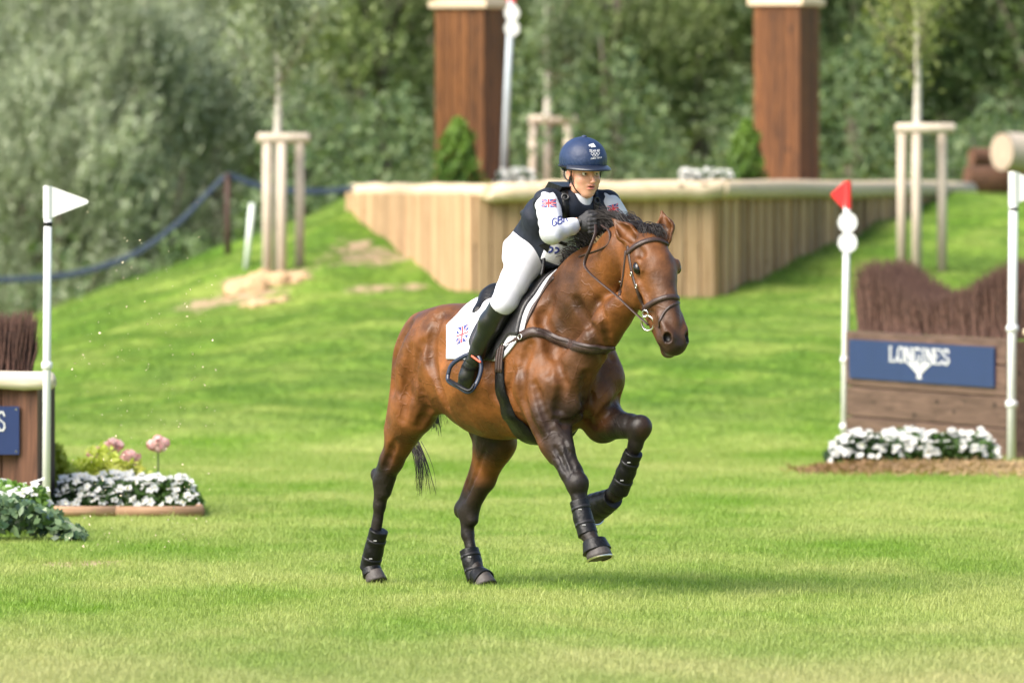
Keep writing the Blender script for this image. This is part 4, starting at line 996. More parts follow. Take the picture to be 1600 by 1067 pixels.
def skincol(V):
    c = np.tile(np.array([.62, .33, .21]), (len(V), 1)); L = (V-RO)@RAX.T/KH
    f, l, u = L.T
    def mixin(col, w):
        nonlocal c
        w = np.clip(w, 0, 1)[:, None]; c = c*(1-w)+np.array(col)*w
    g = lambda a, b, s: np.exp(-((f-a[0])**2+(l-a[1])**2*b+(u-a[2])**2)/(s*s))
    for s in (-1, 1):
        mixin((.62, .22, .15), .55*g((.06, s*.045, -.035), 1, .022)); mixin((.62, .2, .14), .6*g((-.008, s*.08, -.015), 1, .03))
        mixin((.10, .05, .03), 1.0*(np.abs(u-.0175-.12*(np.abs(l)-.03)*-1)<.0035)*(np.abs(np.abs(l)-.031) < .017)*(f > .055))
        mixin((.18, .08, .05), .6*g((.07, s*.031, -.001), .35, .012))
    mixin((.50, .15, .12), 1.1*np.exp(-((u+.064)/.0115)**4-(l/.021)**4)*(f > .07)); mixin((.66, .26, .18), .5*g((.112, 0, -.03), 1, .018))
    mixin((.08, .02, .02), 1.*np.exp(-((u+.0638)/.003)**2-(l/.016)**4)*(f > .07))
    return c
ms_, n_, l_, p_ = newmat('skin'); a_ = n_.new('ShaderNodeAttribute'); a_.attribute_name = 'Col'; l_.new(a_.outputs['Color'], p_.inputs['Base Color'])
p_.inputs['Roughness'].default_value = .42; p_.inputs['Subsurface Weight'].default_value = .15; p_.inputs['Subsurface Radius'].default_value = (.012, .005, .003); p_.inputs['Subsurface Scale'].default_value = .6
M_skin = ms_
rider = thing('person', 'rider in navy helmet, dark body protector and white breeches, crouched forward over the bay horse', 'rider', tuple(b2w(V3(.2, 0, 1.6))), -TH)
hput('body', v, q, M_skin, rider, col=skincol(v))
print('rider sdf', round(time.time()-tt, 1), len(v))
# eyes
for s in (-1, 1):
    mb = MB(); c = Rd(.066, s*.031, -.001)
    e, qe = SDF().E(c, (.0138, .0138, .0138), .01).mesh(.002, pad=.004)
    L = (e-c); look = nrm(rfw*.96-rl*.0-ru*.05+V3(.0, .12, 0)); cc = L@look/.0138
    col = np.where(cc[:, None] > .965, (.01, .01, .01), np.where(cc[:, None] > .87, (.10, .05, .025), (.72, .68, .64)))
    hput('eye', e, qe, mat('eye_white', (1, 1, 1), .12, .02, 20, attr=True), rider, col=col)
# clothing
M_shirt = mat('white_jersey', (.50, .51, .56), .8, .06, 14, bump=.35, bscale=22)
M_breech = mat('white_breeches', (.50, .50, .55), .8, .05, 10, bump=.4, bscale=12)
M_vest = mat('body_protector', (.011, .014, .024), .62, .25, 16, bump=.5, bscale=18, spec=.25)
M_boot = mat('boot_leather', (.007, .008, .008), .32, .25, 14, bump=.3, bscale=14, spec=.6)
M_glove = mat('glove_fabric', (.018, .018, .021), .7, .3, 40, bump=.4, bscale=60)
def folds(amp, sc=30.):
    return lambda P: amp*(np.sin(P[..., 0]*sc*1.3+2.2*np.sin(P[..., 1]*sc*.8+P[..., 2]*sc*.5))*np.sin(P[..., 2]*sc+1.7*np.sin(P[..., 0]*sc*.7))+.5*np.sin(P[..., 2]*sc*2.3+P[..., 1]*sc*1.9+1.3*np.sin(P[..., 0]*sc*1.6)))
s = SDF(); arms(s, .009); v, q = s.mesh(.005, noise=folds(.0022, 42), clip=lambda P, D: np.maximum(D, np.maximum(-(np.linalg.norm(P-J['wrR'], axis=-1)-.026), -(np.linalg.norm(P-J['wrL'], axis=-1)-.026))))
sleeves = {}
for nm, sgn in (('R', -1), ('L', 1)):
    s = SDF()
    s.C(J['sh'+nm], J['el'+nm], .070, .060, .02); s.C(J['el'+nm], J['wr'+nm], .062, .042, .015)
    wr = J['wr'+nm]; ax = nrm(wr-J['el'+nm])
    v, q = s.mesh(.0045, noise=folds(.0034, 38), clip=lambda P, D: np.maximum(D, (P-wr)@ax+.012))
    o = hput('sleeve', v, q, M_shirt, rider); sleeves[nm] = (o, bvh_of(v, q))
s = SDF().C(J['nb']-V3(.02, 0, .07), J['nb']+V3(.01, 0, .005), .068, .062, .02).C(J['chest']+V3(.05, 0, 0), J['nb']-V3(.0, 0, .03), .10, .07, .03)
v, q = s.mesh(.005, noise=folds(.0012, 50)); hput('shirt_collar', v, q, M_shirt, rider)
# body protector: the torso's own shape, thicker, cut out at the arms, neck and waist
s = SDF(); torso(s, .020)
for a in ('shR', 'shL'):
    sg = -1 if a == 'shR' else 1
    s.C(J[a]+V3(.015, sg*.035, -.045), J[a]+V3(.06, sg*.11, -.08), .060, .075, .015, None, '-'); s.C(J['el'+a[2]], J['wr'+a[2]], .062, .05, .01, None, '-'); 
s.C(J['nb']+V3(.055, 0, .0), J['nb']+V3(.10, 0, .1), .048, .07, .02, None, '-')
axt = nrm(J['chest']-J['pel']); p0 = J['pel']+axt*.02
v, q = s.mesh(.006, noise=folds(.0016, 28), clip=lambda P, D: np.maximum(D, -((P-p0)@axt)))
vest = hput('body_protector', v, q, M_vest, rider); VB = bvh_of(v, q)
s = SDF()
slab = MB(); slab.prism([(0, 0)]*0 or [tuple(PB(*q, -.13)[[0, 2]]) for q in ((857, 284), (878, 292), (850, 345), (832, 352), (822, 346))], (0, -.13, 0), (1, 0, 0), (0, 0, 1), (0, 1, 0), .24); hbuild(slab, 'air_vest_back', M_black, rider)
s.C(J['shR']+V3(-.09, .03, .0), J['pel']+axt*.20+V3(-.09, -.10, .075), .034, .028, .02, (V3(.6, -.0, .8), .7)).C(J['shL']+V3(-.09, -.03, .0), J['pel']+axt*.20+V3(-.09, .10, .075), .034, .028, .02, (V3(.6, 0, .8), .7)).C(J['nb']+V3(-.10, -.05, -.01), J['nb']+V3(-.10, .05, -.01), .03, .03, .03)
v, q = s.mesh(.006); hput('air_vest_panel', v, q, mat('black_nylon', (.010, .010, .012), .6, .2, 30, bump=.4, bscale=30), rider)
s = SDF(); legs(s, .010); s.C(J['pel'], J['pel']+axt*.07, .128, .116, .04, (V3(0, 1, 0), 1.35))
def cutk(P, D):
    for q_ in 'RL':
        a, b = J['kn'+q_], J['an'+q_]; ax = nrm(b-a); D = np.where(np.linalg.norm(P-a, axis=-1) < .14, np.maximum(D, (P-a)@ax-.03), D)
    return D
v, q = s.mesh(.006, noise=folds(.0036, 22), clip=cutk); hput('breeches', v, q, M_breech, rider); BRV = bvh_of(v, q)
for q_ in 'RL':
    a, b, t = J['kn'+q_], J['an'+q_], J['to'+q_]; m_ = a*.68+b*.32+V3(-.014, 0, 0); ax = nrm(b-a)
    s = SDF().C(a, m_, .066, .066, .03).C(m_, b, .064, .044, .03)
    top = a-ax*.005
    v, q = s.mesh(.0045, noise=lambda P: .0016*np.sin(((P-b)@ax)*95)*np.clip(1-np.abs(((P-b)@ax)+.03)/.12, 0, 1)+.0008*np.sin(P[..., 2]*60), clip=lambda P, D: np.maximum(D, -((P-top)@ax+.010*np.sin(np.arctan2(P[..., 1]-a[1], P[..., 0]-a[0])))))
    o = hput('boot', v, q, M_boot, rider)
    s = SDF().C(b, b*.4+t*.6, .047, .046, .03).C(b-ax*(-.01)+V3(-.02, 0, -.015), b+ax*.035+V3(-.025, 0, -.03), .038, .034, .02).C(b*.4+t*.6, t, .046, .043, .02)
    v, q = s.mesh(.004); hput('boot_foot', v, q, M_boot, o); 
    if q_ == 'R':
        FB = bvh_of(v, q); mb = MB()
        strap_px(mb, FB, [(722, 572), (733, 578), (748, 577)], .016, .004); hbuild(mb, 'spur_strap', M_black, o)
    k = MB(); k.tube(smoothpath([b+V3(-.03, -.035, -.01), b+V3(-.055, 0, -.012), b+V3(-.03, .035, -.01)]), .004, 6); k.tube([b+V3(-.055, 0, -.012), b+V3(-.082, 0, -.018)], .004, 6); hbuild(k, 'spur', M_steel, o, True)
for (J_w, dr, sd_, g_) in ((J['wrR'], hdirR, 1, 'R'), (J['wrL'], nrm(V3(.3, -.9, -.1)), -1, 'L')):
    s = SDF(); hand(s, J_w, dr, sd_, .003); v, q = s.mesh(.003, pad=.02); o = hput('glove', v, q, M_glove, rider)
    mb = MB(); 
    if g_ == 'R': GB = bvh_of(v, q); s2 = SDF().C(J_w-dr*.004, J_w+dr*.022, .034, .034, .005, (latR, .85)); v, q = s2.mesh(.003); hput('glove_cuff', v, q, M_black, o)
# number bib and its prints on the lower front of the vest
bib = MB(); patch_px(bib, VB, [(845, 404), (860, 364), (925, 374), (902, 424)], 14, 10, .003, 0, .002)
bibo = hbuild(bib, 'number_bib', M_shirt, rider, True)
mb = MB(); patch_px(mb, VB, [(900, 378), (926, 364), (922, 384), (902, 400)], 8, 6, .004, 0, .002); hbuild(mb, 'bib_panel', mat('green_print', (.30, .48, .12), .7), bibo, True)
mb = MB(); patch_px(mb, VB, [(842, 383), (862, 376), (856, 394), (856, 394.5)], 6, 5, .007, 0, .001); patch_px(mb, VB, [(862, 371), (886, 380), (884, 385), (862, 376)], 6, 3, .007, 0, .001); hbuild(mb, 'bib_print', M_black, bibo)
mb = MB()
for k_ in range(2): strap_px(mb, VB, [(858+k_*9, 386+k_), (864+k_*9, 387+k_), (862+k_*9, 393+k_), (857+k_*9, 394+k_)], .010, .0008, 0, .007)
hbuild(mb, 'bib_number', M_blue, bibo)
# vest webbing
mb = MB(); strap_px(mb, VB, [(880, 283), (882, 300), (883, 318), (885, 336), (887, 350)], .034, .005, 0, .003)
web = hbuild(mb, 'webbing', M_black, rider, True)
mb = MB(); strap_px(mb, VB, [(929, 300), (931, 318), (930, 334)], .034, .005, 0, .003); hbuild(mb, 'webbing', M_black, rider, True)
for a, b in ((883, 309), (931, 314)):
    h, n0 = hitpx(VB, a, b)
    if h is not None: mb = MB(); ring3(mb, h+n0*.011, n0, .016, .005, sx=1.1); hbuild(mb, 'buckle', M_flap, rider)
mb = MB(); mb.tube(smoothpath([PB(850, 404, -.15), PB(849, 416, -.17), PB(846, 430, -.19)]), .009, 8, flat=.6); hbuild(mb, 'lanyard', M_black, rider, True)
# sleeve prints
SB = sleeves['R'][1]
union_flag(SB, [(846, 312), (868, 312), (869, 324), (846, 325)], sleeves['R'][0]); union_flag(sleeves['L'][1], [(949, 322), (965, 318), (967, 331), (952, 335)], sleeves['L'][0])
def letters_px(mb, bv, text, p0, p1, h, wid, lift=.001, m=0, slant=(0, -1)):
    """text from photograph position p0 to p1, capitals h high"""
    p0, p1 = np.array(p0, float), np.array(p1, float); tot = sum(glyph_width(c)+1.6 if c != ' ' else 3 for c in text)-1.6
    u = (p1-p0)/tot; vv = np.array(slant, float)*h/6; x = 0
    for c in text:
        if c == ' ': x += 3; continue
        for stk in GL[c]:
            strap_px(mb, bv, [p0+u*(x+a)+vv*b for a, b in stk], wid, .0006, m, lift, curve=False, step=.8)
        x += glyph_width(c)+1.6
mb = MB(); letters_px(mb, SB, 'GBR', (863, 354), (887, 346), 11.5, .0062, .0015); hbuild(mb, 'sleeve_lettering', M_blue, sleeves['R'][0])
# helmet with silk, peak, harness
M_silk = mat('helmet_silk', (.012, .026, .072), .5, .22, 9, bump=.6, bscale=16, spec=.35)
s = SDF().E(Rd(-.012, 0, .062), (.132, .112, .108), .02, RAX)
def cuth(P, D):
    L = (P-RO)@RAX.T/KH; seam = .0016*np.exp(-(L[..., 1]/.004)**2)+.0014*np.exp(-((L[..., 0]+.02)/.004)**2)
    low = np.clip(1-(L[..., 2]-.02)/.05, 0, 1)
    D = D+seam-.002*low*np.sin(np.arctan2(L[..., 1], L[..., 0])*30+8*L[..., 2]/.05)
    return np.maximum(D, -(L[..., 2]-.020+.026*np.clip(-L[..., 0]/.09, 0, 1)))
v, q = s.mesh(.0035, clip=cuth); hel = hput('helmet', v, q, M_silk, rider); HELB = bvh_of(v, q)
s = SDF().E(Rd(-.012, 0, .162+.008), (.014, .014, .008), .01, RAX); v, q = s.mesh(.003, pad=.01); hput('button', v, q, M_navy, hel)
s = SDF().E(Rd(-.012, 0, .024), (.137, .116, .018), .01, RAX); v, q = s.mesh(.0035); hput('helmet_rim', v, q, M_black, hel)
# peak
mb = MB(); top, bot = [], []; n = 24
for j in range(6):
    t = j/5
    for i in range(n+1):
        g = R(-72)+R(144)*i/n; cg = math.cos(g); r0 = Rd(-.012+.128*cg, .110*math.sin(g), .040)
        ext = .062*max(0, cg)**.8; p = r0+rfw*ext*t*(.6+.4*cg)+rl*math.sin(g)*.016*t-ru*(.014*t*t+.004*t)+ru*.006*(math.sin(g)**2)*-1
        top.append(p+ru*.004); bot.append(p-ru*.003)
b = len(top); W_ = n+1
f = [(j*W_+i, j*W_+i+1, (j+1)*W_+i+1, (j+1)*W_+i) for j in range(5) for i in range(n)]; f += [tuple(b+x for x in q_[::-1]) for q_ in f]
rim = list(range(n))+[n+i*W_ for i in range(5)]+[5*W_+j for j in range(n, 0, -1)]+[i*W_ for i in range(5, 0, -1)]
f += [(rim[i], rim[i]+b, rim[(i+1) % len(rim)]+b, rim[(i+1) % len(rim)]) for i in range(len(rim))]
mb.add(top+bot, f); hbuild(mb, 'peak', mat('peak_navy', (.012, .016, .03), .35, .1, 20), hel, True)
for s_ in (-1, 1):
    mb = MB(); mb.tube(smoothpath([Rd(.03, s_*.082, .03), Rd(.024, s_*.080, -.01), Rd(.024, s_*.073, -.05), Rd(.040, s_*.050, -.092), Rd(.042, s_*.0, -.126)]), .0045, 6, flat=.5)
    mb2 = MB(); mb2.tube(smoothpath([Rd(-.05, s_*.075, .02), Rd(-.03, s_*.090, -.02), Rd(.016, s_*.080, -.050)]), .0045, 6, flat=.5)
    o = hbuild(mb, 'chin_strap', M_black, hel, True); hbuild(mb2, 'harness_strap', M_black, hel, True)
s = SDF().E(Rd(.012, -.080, -.035), (.010, .004, .020), .01, RAX); v, q = s.mesh(.003, pad=.01); hput('ear_guard', v, q, M_black, hel)
# badge on the silk: lion's head as a plain pale blot, letters and the five rings
lp = (928, 243)
mb = MB(); patch_px(mb, HELB, [(921.5, 226.5), (927, 224.5), (931, 230), (924, 231)], 5, 4, .0015, 0, .0006)
patch_px(mb, HELB, [(919.5, 227.5), (924, 225), (925, 229), (921, 229.5)], 3, 3, .0018, 0, .0006)
letters_px(mb, HELB, 'TEAM GB', (921, 238), (937, 237), 3.4, .0018, .0015)
for a, b in ((925.5, 240.5), (930, 240.2), (934.5, 239.9), (927.8, 243), (932.3, 242.7)):
    strap_px(mb, HELB, [(a+2.2*math.cos(g), b+2.2*math.sin(g)) for g in np.linspace(0, 2*math.pi, 13)], .0016, .0006, 0, .0015, curve=False, step=.8)
letters_px(mb, HELB, 'PARIS 2024', (923.5, 249.5), (940, 247.5), 2.8, .0016, .0015)
hbuild(mb, 'badge_print', M_white, hel)
# hair at the nape
s = SDF().E(Rd(-.075, 0, -.015), (.03, .05, .035), .01, RAX); v, q = s.mesh(.005, noise=folds(.0015, 120)); hput('hair', v, q, mat('brown_hair', (.05, .028, .014), .5, .4, 60), rider)
# stirrup, leather and its tie on the near side; a plain pair on the far side
for q_ in 'RL':
    t = J['to'+q_]; b = J['an'+q_]; fdir = nrm(t-b); lat = V3(0, 1, 0)
    cen = b*.35+t*.65; sn = nrm(np.cross(fdir, lat)); 
    if q_ == 'R':
        mb = MB(); pts = [PB(700, 585, -.40), PB(706, 570, -.39), PB(724, 557, -.37), PB(738, 553, -.35), PB(748, 558, -.34), PB(752, 575, -.34), PB(746, 596, -.36), PB(733, 612, -.40), PB(716, 604, -.42), PB(701, 595, -.41), PB(700, 585, -.40)]
        mb.tube(smoothpath(pts), .013, 8, flat=.75); so_ = hbuild(mb, 'stirrup', mat('stirrup_navy', (.012, .018, .04), .35, .1, 20), sad, True)
        mb = MB(); mb.tube(smoothpath([PB(702, 594, -.405), PB(716, 602, -.42), PB(733, 610, -.40), PB(742, 600, -.37)]), .016, 8, flat=.6); hbuild(mb, 'tread', M_black, so_, True)
        mb = MB(); mb.tube(smoothpath([PB(737, 556, -.365), PB(745, 562, -.36), PB(751, 566, -.355)]), .006, 6); hbuild(mb, 'stirrup_tie', mat('orange_tie', (.65, .10, .05), .6, .3, 90), so_, True)
        mb = MB(); mb.tube([PB(742, 555, -.345), PB(756, 522, -.31), PB(772, 485, -.27)], .010, 8, flat=.35); hbuild(mb, 'stirrup_leather', M_brownl, sad, True)
    else:
        mb = MB(); mb.tube([cen+lat*.06*math.cos(g)+V3(0, 0, .05+.08*math.sin(g)) if math.sin(g) > -.6 else cen+lat*.06*math.cos(g) for g in np.linspace(0, 2*math.pi, 21)], .008, 8); hbuild(mb, 'stirrup', bpy.data.materials['stirrup_navy'], sad, True)
        mb = MB(); mb.tube([cen+V3(0, 0, .13), V3(.10, .29, 1.45)], .010, 8, flat=.35); hbuild(mb, 'stirrup_leather', M_brownl, sad, True)
# ================================================================== THE COURSE AROUND THE HORSE
M_plankL = wood('raw_board', (.27, .16, .075), (.50, .34, .20), .8, 2, 6., dark=(.2, .12, .06), rnd=.26)
M_plankR = wood('raw_board_oiled', (.32, .17, .07), (.54, .33, .15), .8, 2, 6., dark=(.1, .05, .02), rnd=.30)
M_log = wood('peeled_log', (.44, .32, .19), (.64, .53, .38), .75, 0, 5., rnd=.05)
M_pier = wood('brown_stained_plank', (.035, .013, .005), (.20, .078, .022), .6, 2, 7., dark=(.02, .008, .004), rnd=.28)
M_cap = wood('pale_cap', (.52, .40, .27), (.70, .58, .42), .7, 0, 4., knots=False)
M_jump = wood('brown_board', (.055, .030, .022), (.145, .088, .066), .55, 0, 5., dark=(.02, .01, .008), rnd=.14)
M_jumpv = wood('brown_board_upright', (.045, .020, .012), (.14, .062, .035), .6, 2, 5., dark=(.015, .008, .006), rnd=.22)
M_stake = wood('weathered_stake', (.33, .27, .21), (.56, .48, .39), .85, 2, 8., knots=False, rnd=.1)
M_grey = mat('grey_galvanised', (.45, .50, .55), .5, .06, 10)
M_sign = mat('navy_sign_board', (.012, .026, .095), .4, .05, 5)
M_flagw = mat('white_flag', (.64, .64, .63), .5, .03, 6); M_flagr = mat('red_flag', (.72, .025, .025), .5, .05, 6)
M_rope = mat('navy_rope', (.018, .035, .070), .7, .3, 60); M_rust = mat('rusty_post', (.05, .025, .018), .8, .3, 25)

# ---- raised timber platform on the bank
A_, B_, C_, D__ = [V3((px-CX)/F*d, d-CD, 0) for px, d in ((545, 95.5), (742, 87.2), (1115, 88.0), (1512, 98.0))]
deck = thing('timber_platform', 'large raised platform with upright pale boards and a peeled log rim on the grass bank', 'platform', tuple((B_+C_)/2+V3(0, 3, .9)), 0)
TOPZ = 2.025
def board_run(a, b, m, wd, parent, name='board', seed=0, dep=.035):
    rs = random.Random(seed); L = np.linalg.norm(b-a); u = (b-a)/L; out = np.cross(u, V3(0, 0, 1)); n = int(round(L/wd)); ang = math.atan2(u[1], u[0])
    base = None
    for i in range(n):
        c = a+u*(i+.5)*L/n; zb = float(gz(c[0], c[1]))-.30; h = TOPZ-zb
        two = m is M_plankR
        if base is None:
            w0 = L/n; base = [mesh_np(name, *_bevbox(w0*1.22-.016 if two else w0-.016, dep, 1.0, .007), m), mesh_np(name, *_bevbox(w0*.78-.010 if two else w0-.022, dep, 1.0, .007), M_plankL)]
        prot = .030*(i % 2)*two+rs.uniform(0, .010)
        o = inst(name, base[i % 2], tuple(c+out*(dep/2+prot)+V3(0, 0, zb+h/2)-np.array(parent.location)), parent, (0, 0, ang), (1, 1, h))
def _bevbox(sx, sy, sz, b=.004):
    mb = MB(); mb.box((0, 0, 0), (sx, sy, sz)); v = np.array(mb.v); f = mb.f
    # bevel only the long upright edges
    hx, hy, hz = sx/2, sy/2, sz/2; pr = [(-hx+b, -hy), (hx-b, -hy), (hx, -hy+b), (hx, hy-b), (hx-b, hy), (-hx+b, hy), (-hx, hy-b), (-hx, -hy+b)]
    V = [(x, y, -hz) for x, y in pr]+[(x, y, hz) for x, y in pr]
    return V, [tuple(range(7, -1, -1)), tuple(range(8, 16))]+[(i, (i+1) % 8, 8+(i+1) % 8, 8+i) for i in range(8)]
board_run(A_, B_, M_plankL, .165, deck, seed=1); board_run(B_, C_, M_plankL, .165, deck, seed=2); board_run(C_, D__, M_plankR, .165, deck, seed=3)
mb = MB(); top = [A_, B_, C_, D__, V3(D__[0], 62, 0), V3(A_[0], 62, 0)]
v = [p+V3(0, 0, TOPZ-.02) for p in top]+[p+V3(0, 0, TOPZ-.5) for p in top]; mb.add(v, [(0, 1, 2, 3, 4, 5), (11, 10, 9, 8, 7, 6)]+[(i, 6+i, 6+(i+1) % 6, (i+1) % 6) for i in range(6)]); mb.build('platform_floor', M_plankL, deck)
mb = MB(); 
for a, b in ((A_, B_), (B_, C_), (C_, D__)):
    u = nrm(b-a); o = np.cross(u, V3(0, 0, 1)); mb.box(tuple((a+b)/2-o*.03+V3(0, 0, .7)), (np.linalg.norm(b-a), .03, 2.6), rz=math.atan2(u[1], u[0]))
mb.build('backing', mat('dark_gap', (.06, .035, .02), .9), deck)
def log(a, b, r, parent, name='rim_log', m=None, wob=.006, seed=0):
    rs = np.random.RandomState(seed); P = [a*(1-t)+b*t+V3(*(rs.normal(size=3)*wob)) for t in np.linspace(0, 1, 12)]; rr = r*(1+.03*rs.normal(size=12)); rr[0] = rr[-1] = r*.97
    P = [a+(a-b)/np.linalg.norm(b-a)*.02]+P+[b+(b-a)/np.linalg.norm(b-a)*.02]; rr = np.r_[r*.8, rr, r*.8]
    mb = MB(); mb.tube(P, rr, 18); return mb.build(name, m or M_log, parent, True)
off_ = V3(0, -.07, 0); zl = TOPZ+.02
log(A_+V3(.05, -.05, zl), B_+V3(.14, -.09, zl-.0), .088, deck, seed=1); log(B_+V3(.16, -.10, zl+.005), C_+V3(.06, -.10, zl+.03), .100, deck, seed=2); log(C_+V3(.07, -.09, zl+.03), D__+V3(.02, -.05, zl+.02), .098, deck, seed=3)
# ---- the two square brown piers standing on it
def pier(cx_px, d, s, ang, H, label, seed):
    c = V3((cx_px-CX)/F*d, d-CD, TOPZ-.02)
    t = thing('timber_pier', label, 'pier', tuple(c), ang, 'brown piers on the platform'); rs = random.Random(seed)
    core = MB(); core.box((0, 0, H/2), (s-.05, s-.05, H)); core.build('core', bpy.data.materials['dark_gap'], t, world=False)
    for k in range(4):
        g = k*math.pi/2; ux, uy = math.cos(g), math.sin(g); nx, ny = uy, -ux; n = 6 if k % 2 == 0 else 5
        L = s if k % 2 == 0 else s-.052; base = mesh_np('plank', *_bevbox(L/n-.006, .026, H), M_pier)
        for i in range(n):
            w_ = -L/2+(i+.5)*L/n; dd_ = s/2-.013+rs.uniform(-.001, .003)
            inst('plank', base, (ux*w_+nx*dd_, uy*w_+ny*dd_, H/2+.02), t, (0, 0, g))
    mb = MB(); mb.box((0, 0, .04), (s+.06, s+.06, .09), bev=.01); mb.build('plinth', M_pier, t, world=False)
    mb = MB(); mb.box((0, 0, H+.06), (s+.10, s+.10, .085), bev=.012); mb.box((0, 0, H+.115), (s-.02, s-.02, .03), bev=.01); mb.build('cap', M_cap, t, world=False)
    return t
pier(738, 92.5, .605, -R(27.5), 2.00, 'tall square brown pier with pale cap at left of the platform, cone shrub in front', 4)
pier(1229, 98.0, .58, -R(25), 2.14, 'tall square brown pier with pale cap at right of the platform, narrow shrub beside', 5)
# ---- foliage tools
def leaves_mesh(name, C, Nn, size, cols, mat_, seed=0, asp=.45, jit=.6):
    """leaf quads at C, facing Nn loosely; each a folded lozenge of two triangles"""
    rs = np.random.RandomState(seed); n = len(C); nn = Nn+rs.normal(size=(n, 3))*jit; nn /= np.linalg.norm(nn, axis=1)[:, None]
    u = np.cross(nn, rs.normal(size=(n, 3))); u /= np.linalg.norm(u, axis=1)[:, None]+1e-9; w_ = np.cross(nn, u); s = (size*(.6+.8*rs.rand(n)))[:, None]
    V = np.stack([C-u*s, C+w_*s*asp+nn*s*.15, C+u*s, C-w_*s*asp+nn*s*.15], 1).reshape(-1, 3); i = np.arange(n)*4
    Q = np.stack([i, i+1, i+2, i+3], 1)
    return mesh_np(name, V, Q, mat_, col=np.repeat(cols, 4, 0))
M_leaf = leafmat('foliage', .55, .3); M_leafs = leafmat('silver_foliage', .5, .25, (1.1, 1.2, .7)); M_bark = wood('bark', (.10, .08, .06), (.24, .20, .16), .9, 2, 8, knots=False)
def tint(n, a, b, seed):
    rs = np.random.RandomState(seed); t = rs.rand(n, 1); return (np.array(a)*(1-t)+np.array(b)*t)*(.75+.5*rs.rand(n, 1))
def willow_crown(H, Rr, n_sh, seed, ca, cb, leaf=.07, asp=.22, lean=(.25, 0, .75), per=16, zmin=.05):
    """a crown of long upright shoots set with narrow leaves, gathered in clumps with gaps between"""
    rs = np.random.RandomState(seed); nc = 26
    cl = rs.normal(size=(nc, 3)); cl /= np.linalg.norm(cl, axis=1)[:, None]; cl *= (rs.rand(nc, 1)**.4); cl = cl*np.array([Rr, Rr*.7, H*.5])*.82+np.array([0, 0, H*.52])
    tone = .7+.6*rs.rand(nc)
    k = rs.randint(0, nc, n_sh); o = cl[k]+rs.normal(size=(n_sh, 3))*np.array([.34, .30, .36])*Rr*.42
    d = (o-np.array([0, 0, H*.3])); d /= np.linalg.norm(d, axis=1)[:, None]; d = d*.6+np.array(lean)+rs.normal(size=(n_sh, 3))*.25; d /= np.linalg.norm(d, axis=1)[:, None]
    L = .35+.45*rs.rand(n_sh); t = np.linspace(0, 1, per)
    C = o[:, None, :]+d[:, None, :]*(t[None, :, None]*L[:, None, None])+rs.normal(size=(n_sh, per, 3))*.028
    ld = d[:, None, :]*.8+rs.normal(size=(n_sh, per, 3))*.55; ld /= np.linalg.norm(ld, axis=2)[..., None]
    C = C.reshape(-1, 3); u = ld.reshape(-1, 3); ok = C[:, 2] > zmin*H; C = C[ok]; u = u[ok]; n = len(C)
    w_ = np.cross(u, rs.normal(size=(n, 3))); w_ /= np.linalg.norm(w_, axis=1)[:, None]; nn = np.cross(u, w_); s = (leaf*(.6+.8*rs.rand(n)))[:, None]
    V = np.stack([C-u*s, C+w_*s*asp, C+u*s, C-w_*s*asp], 1).reshape(-1, 3); i = np.arange(n)*4
    tn = np.repeat(tone[k], per)[ok][:, None]
    return V, np.stack([i, i+1, i+2, i+3], 1), np.repeat(tint(n, ca, cb, seed+1)*tn, 4, 0)
CR = {}
def crown_mesh(kind, seed):
    key = (kind, seed)
    if key not in CR:
        P = dict(silver=dict(H=6.2, Rr=2.0, n_sh=1700, ca=(.15, .19, .105), cb=(.40, .44, .31), leaf=.062, asp=.24),
                 olive=dict(H=6.5, Rr=2.1, n_sh=1700, ca=(.11, .155, .055), cb=(.29, .34, .15), leaf=.058, asp=.35, lean=(.05, 0, .5)),
                 dark=dict(H=5.5, Rr=2.0, n_sh=1700, ca=(.045, .085, .03), cb=(.16, .21, .09), leaf=.06, asp=.42, lean=(0, 0, .3)),
                 lilac=dict(H=4.6, Rr=1.3, n_sh=900, ca=(.17, .165, .155), cb=(.32, .29, .31), leaf=.05, asp=.4, lean=(.1, 0, .6)))[kind]
        v, q, c = willow_crown(seed=seed, **P); CR[key] = mesh_np('crown', v, q, M_leafs if kind == 'silver' else M_leaf, col=c)
    return CR[key]
def tree(px, d, kind, seed, label, sc=1., dz=0., name='tree', group='trees behind the bank', flip=1, cat='tree'):
    X = (px-CX)/F*d; z = float(gz(X, d-CD))-.1
    t = thing(name, label, cat, (X, d-CD, z), random.Random(px).uniform(-.3, .3), group)
    inst('crown', crown_mesh(kind, seed), (0, 0, dz), t, (0, 0, 0), (flip*sc, sc, sc))
    mb = MB(); rs = np.random.RandomState(seed+px % 97)
    mb.tube([V3(0, 0, -.2), V3(.05, 0, 1), V3(.0, .08, 2.2), V3(.1, 0, 4.)*1], [.16*sc, .13*sc, .09*sc, .03], 8)
    for k in range(5):
        a = rs.rand()*6.28; h = .8+k*.5; mb.tube([V3(.03, 0, h), V3(math.cos(a)*.6, math.sin(a)*.6, h+.7), V3(math.cos(a)*1.1, math.sin(a)*1.1, h+1.8)], [.07*sc, .045*sc, .015], 6)
    mb.build('trunk', M_bark, t, True, world=False); return t
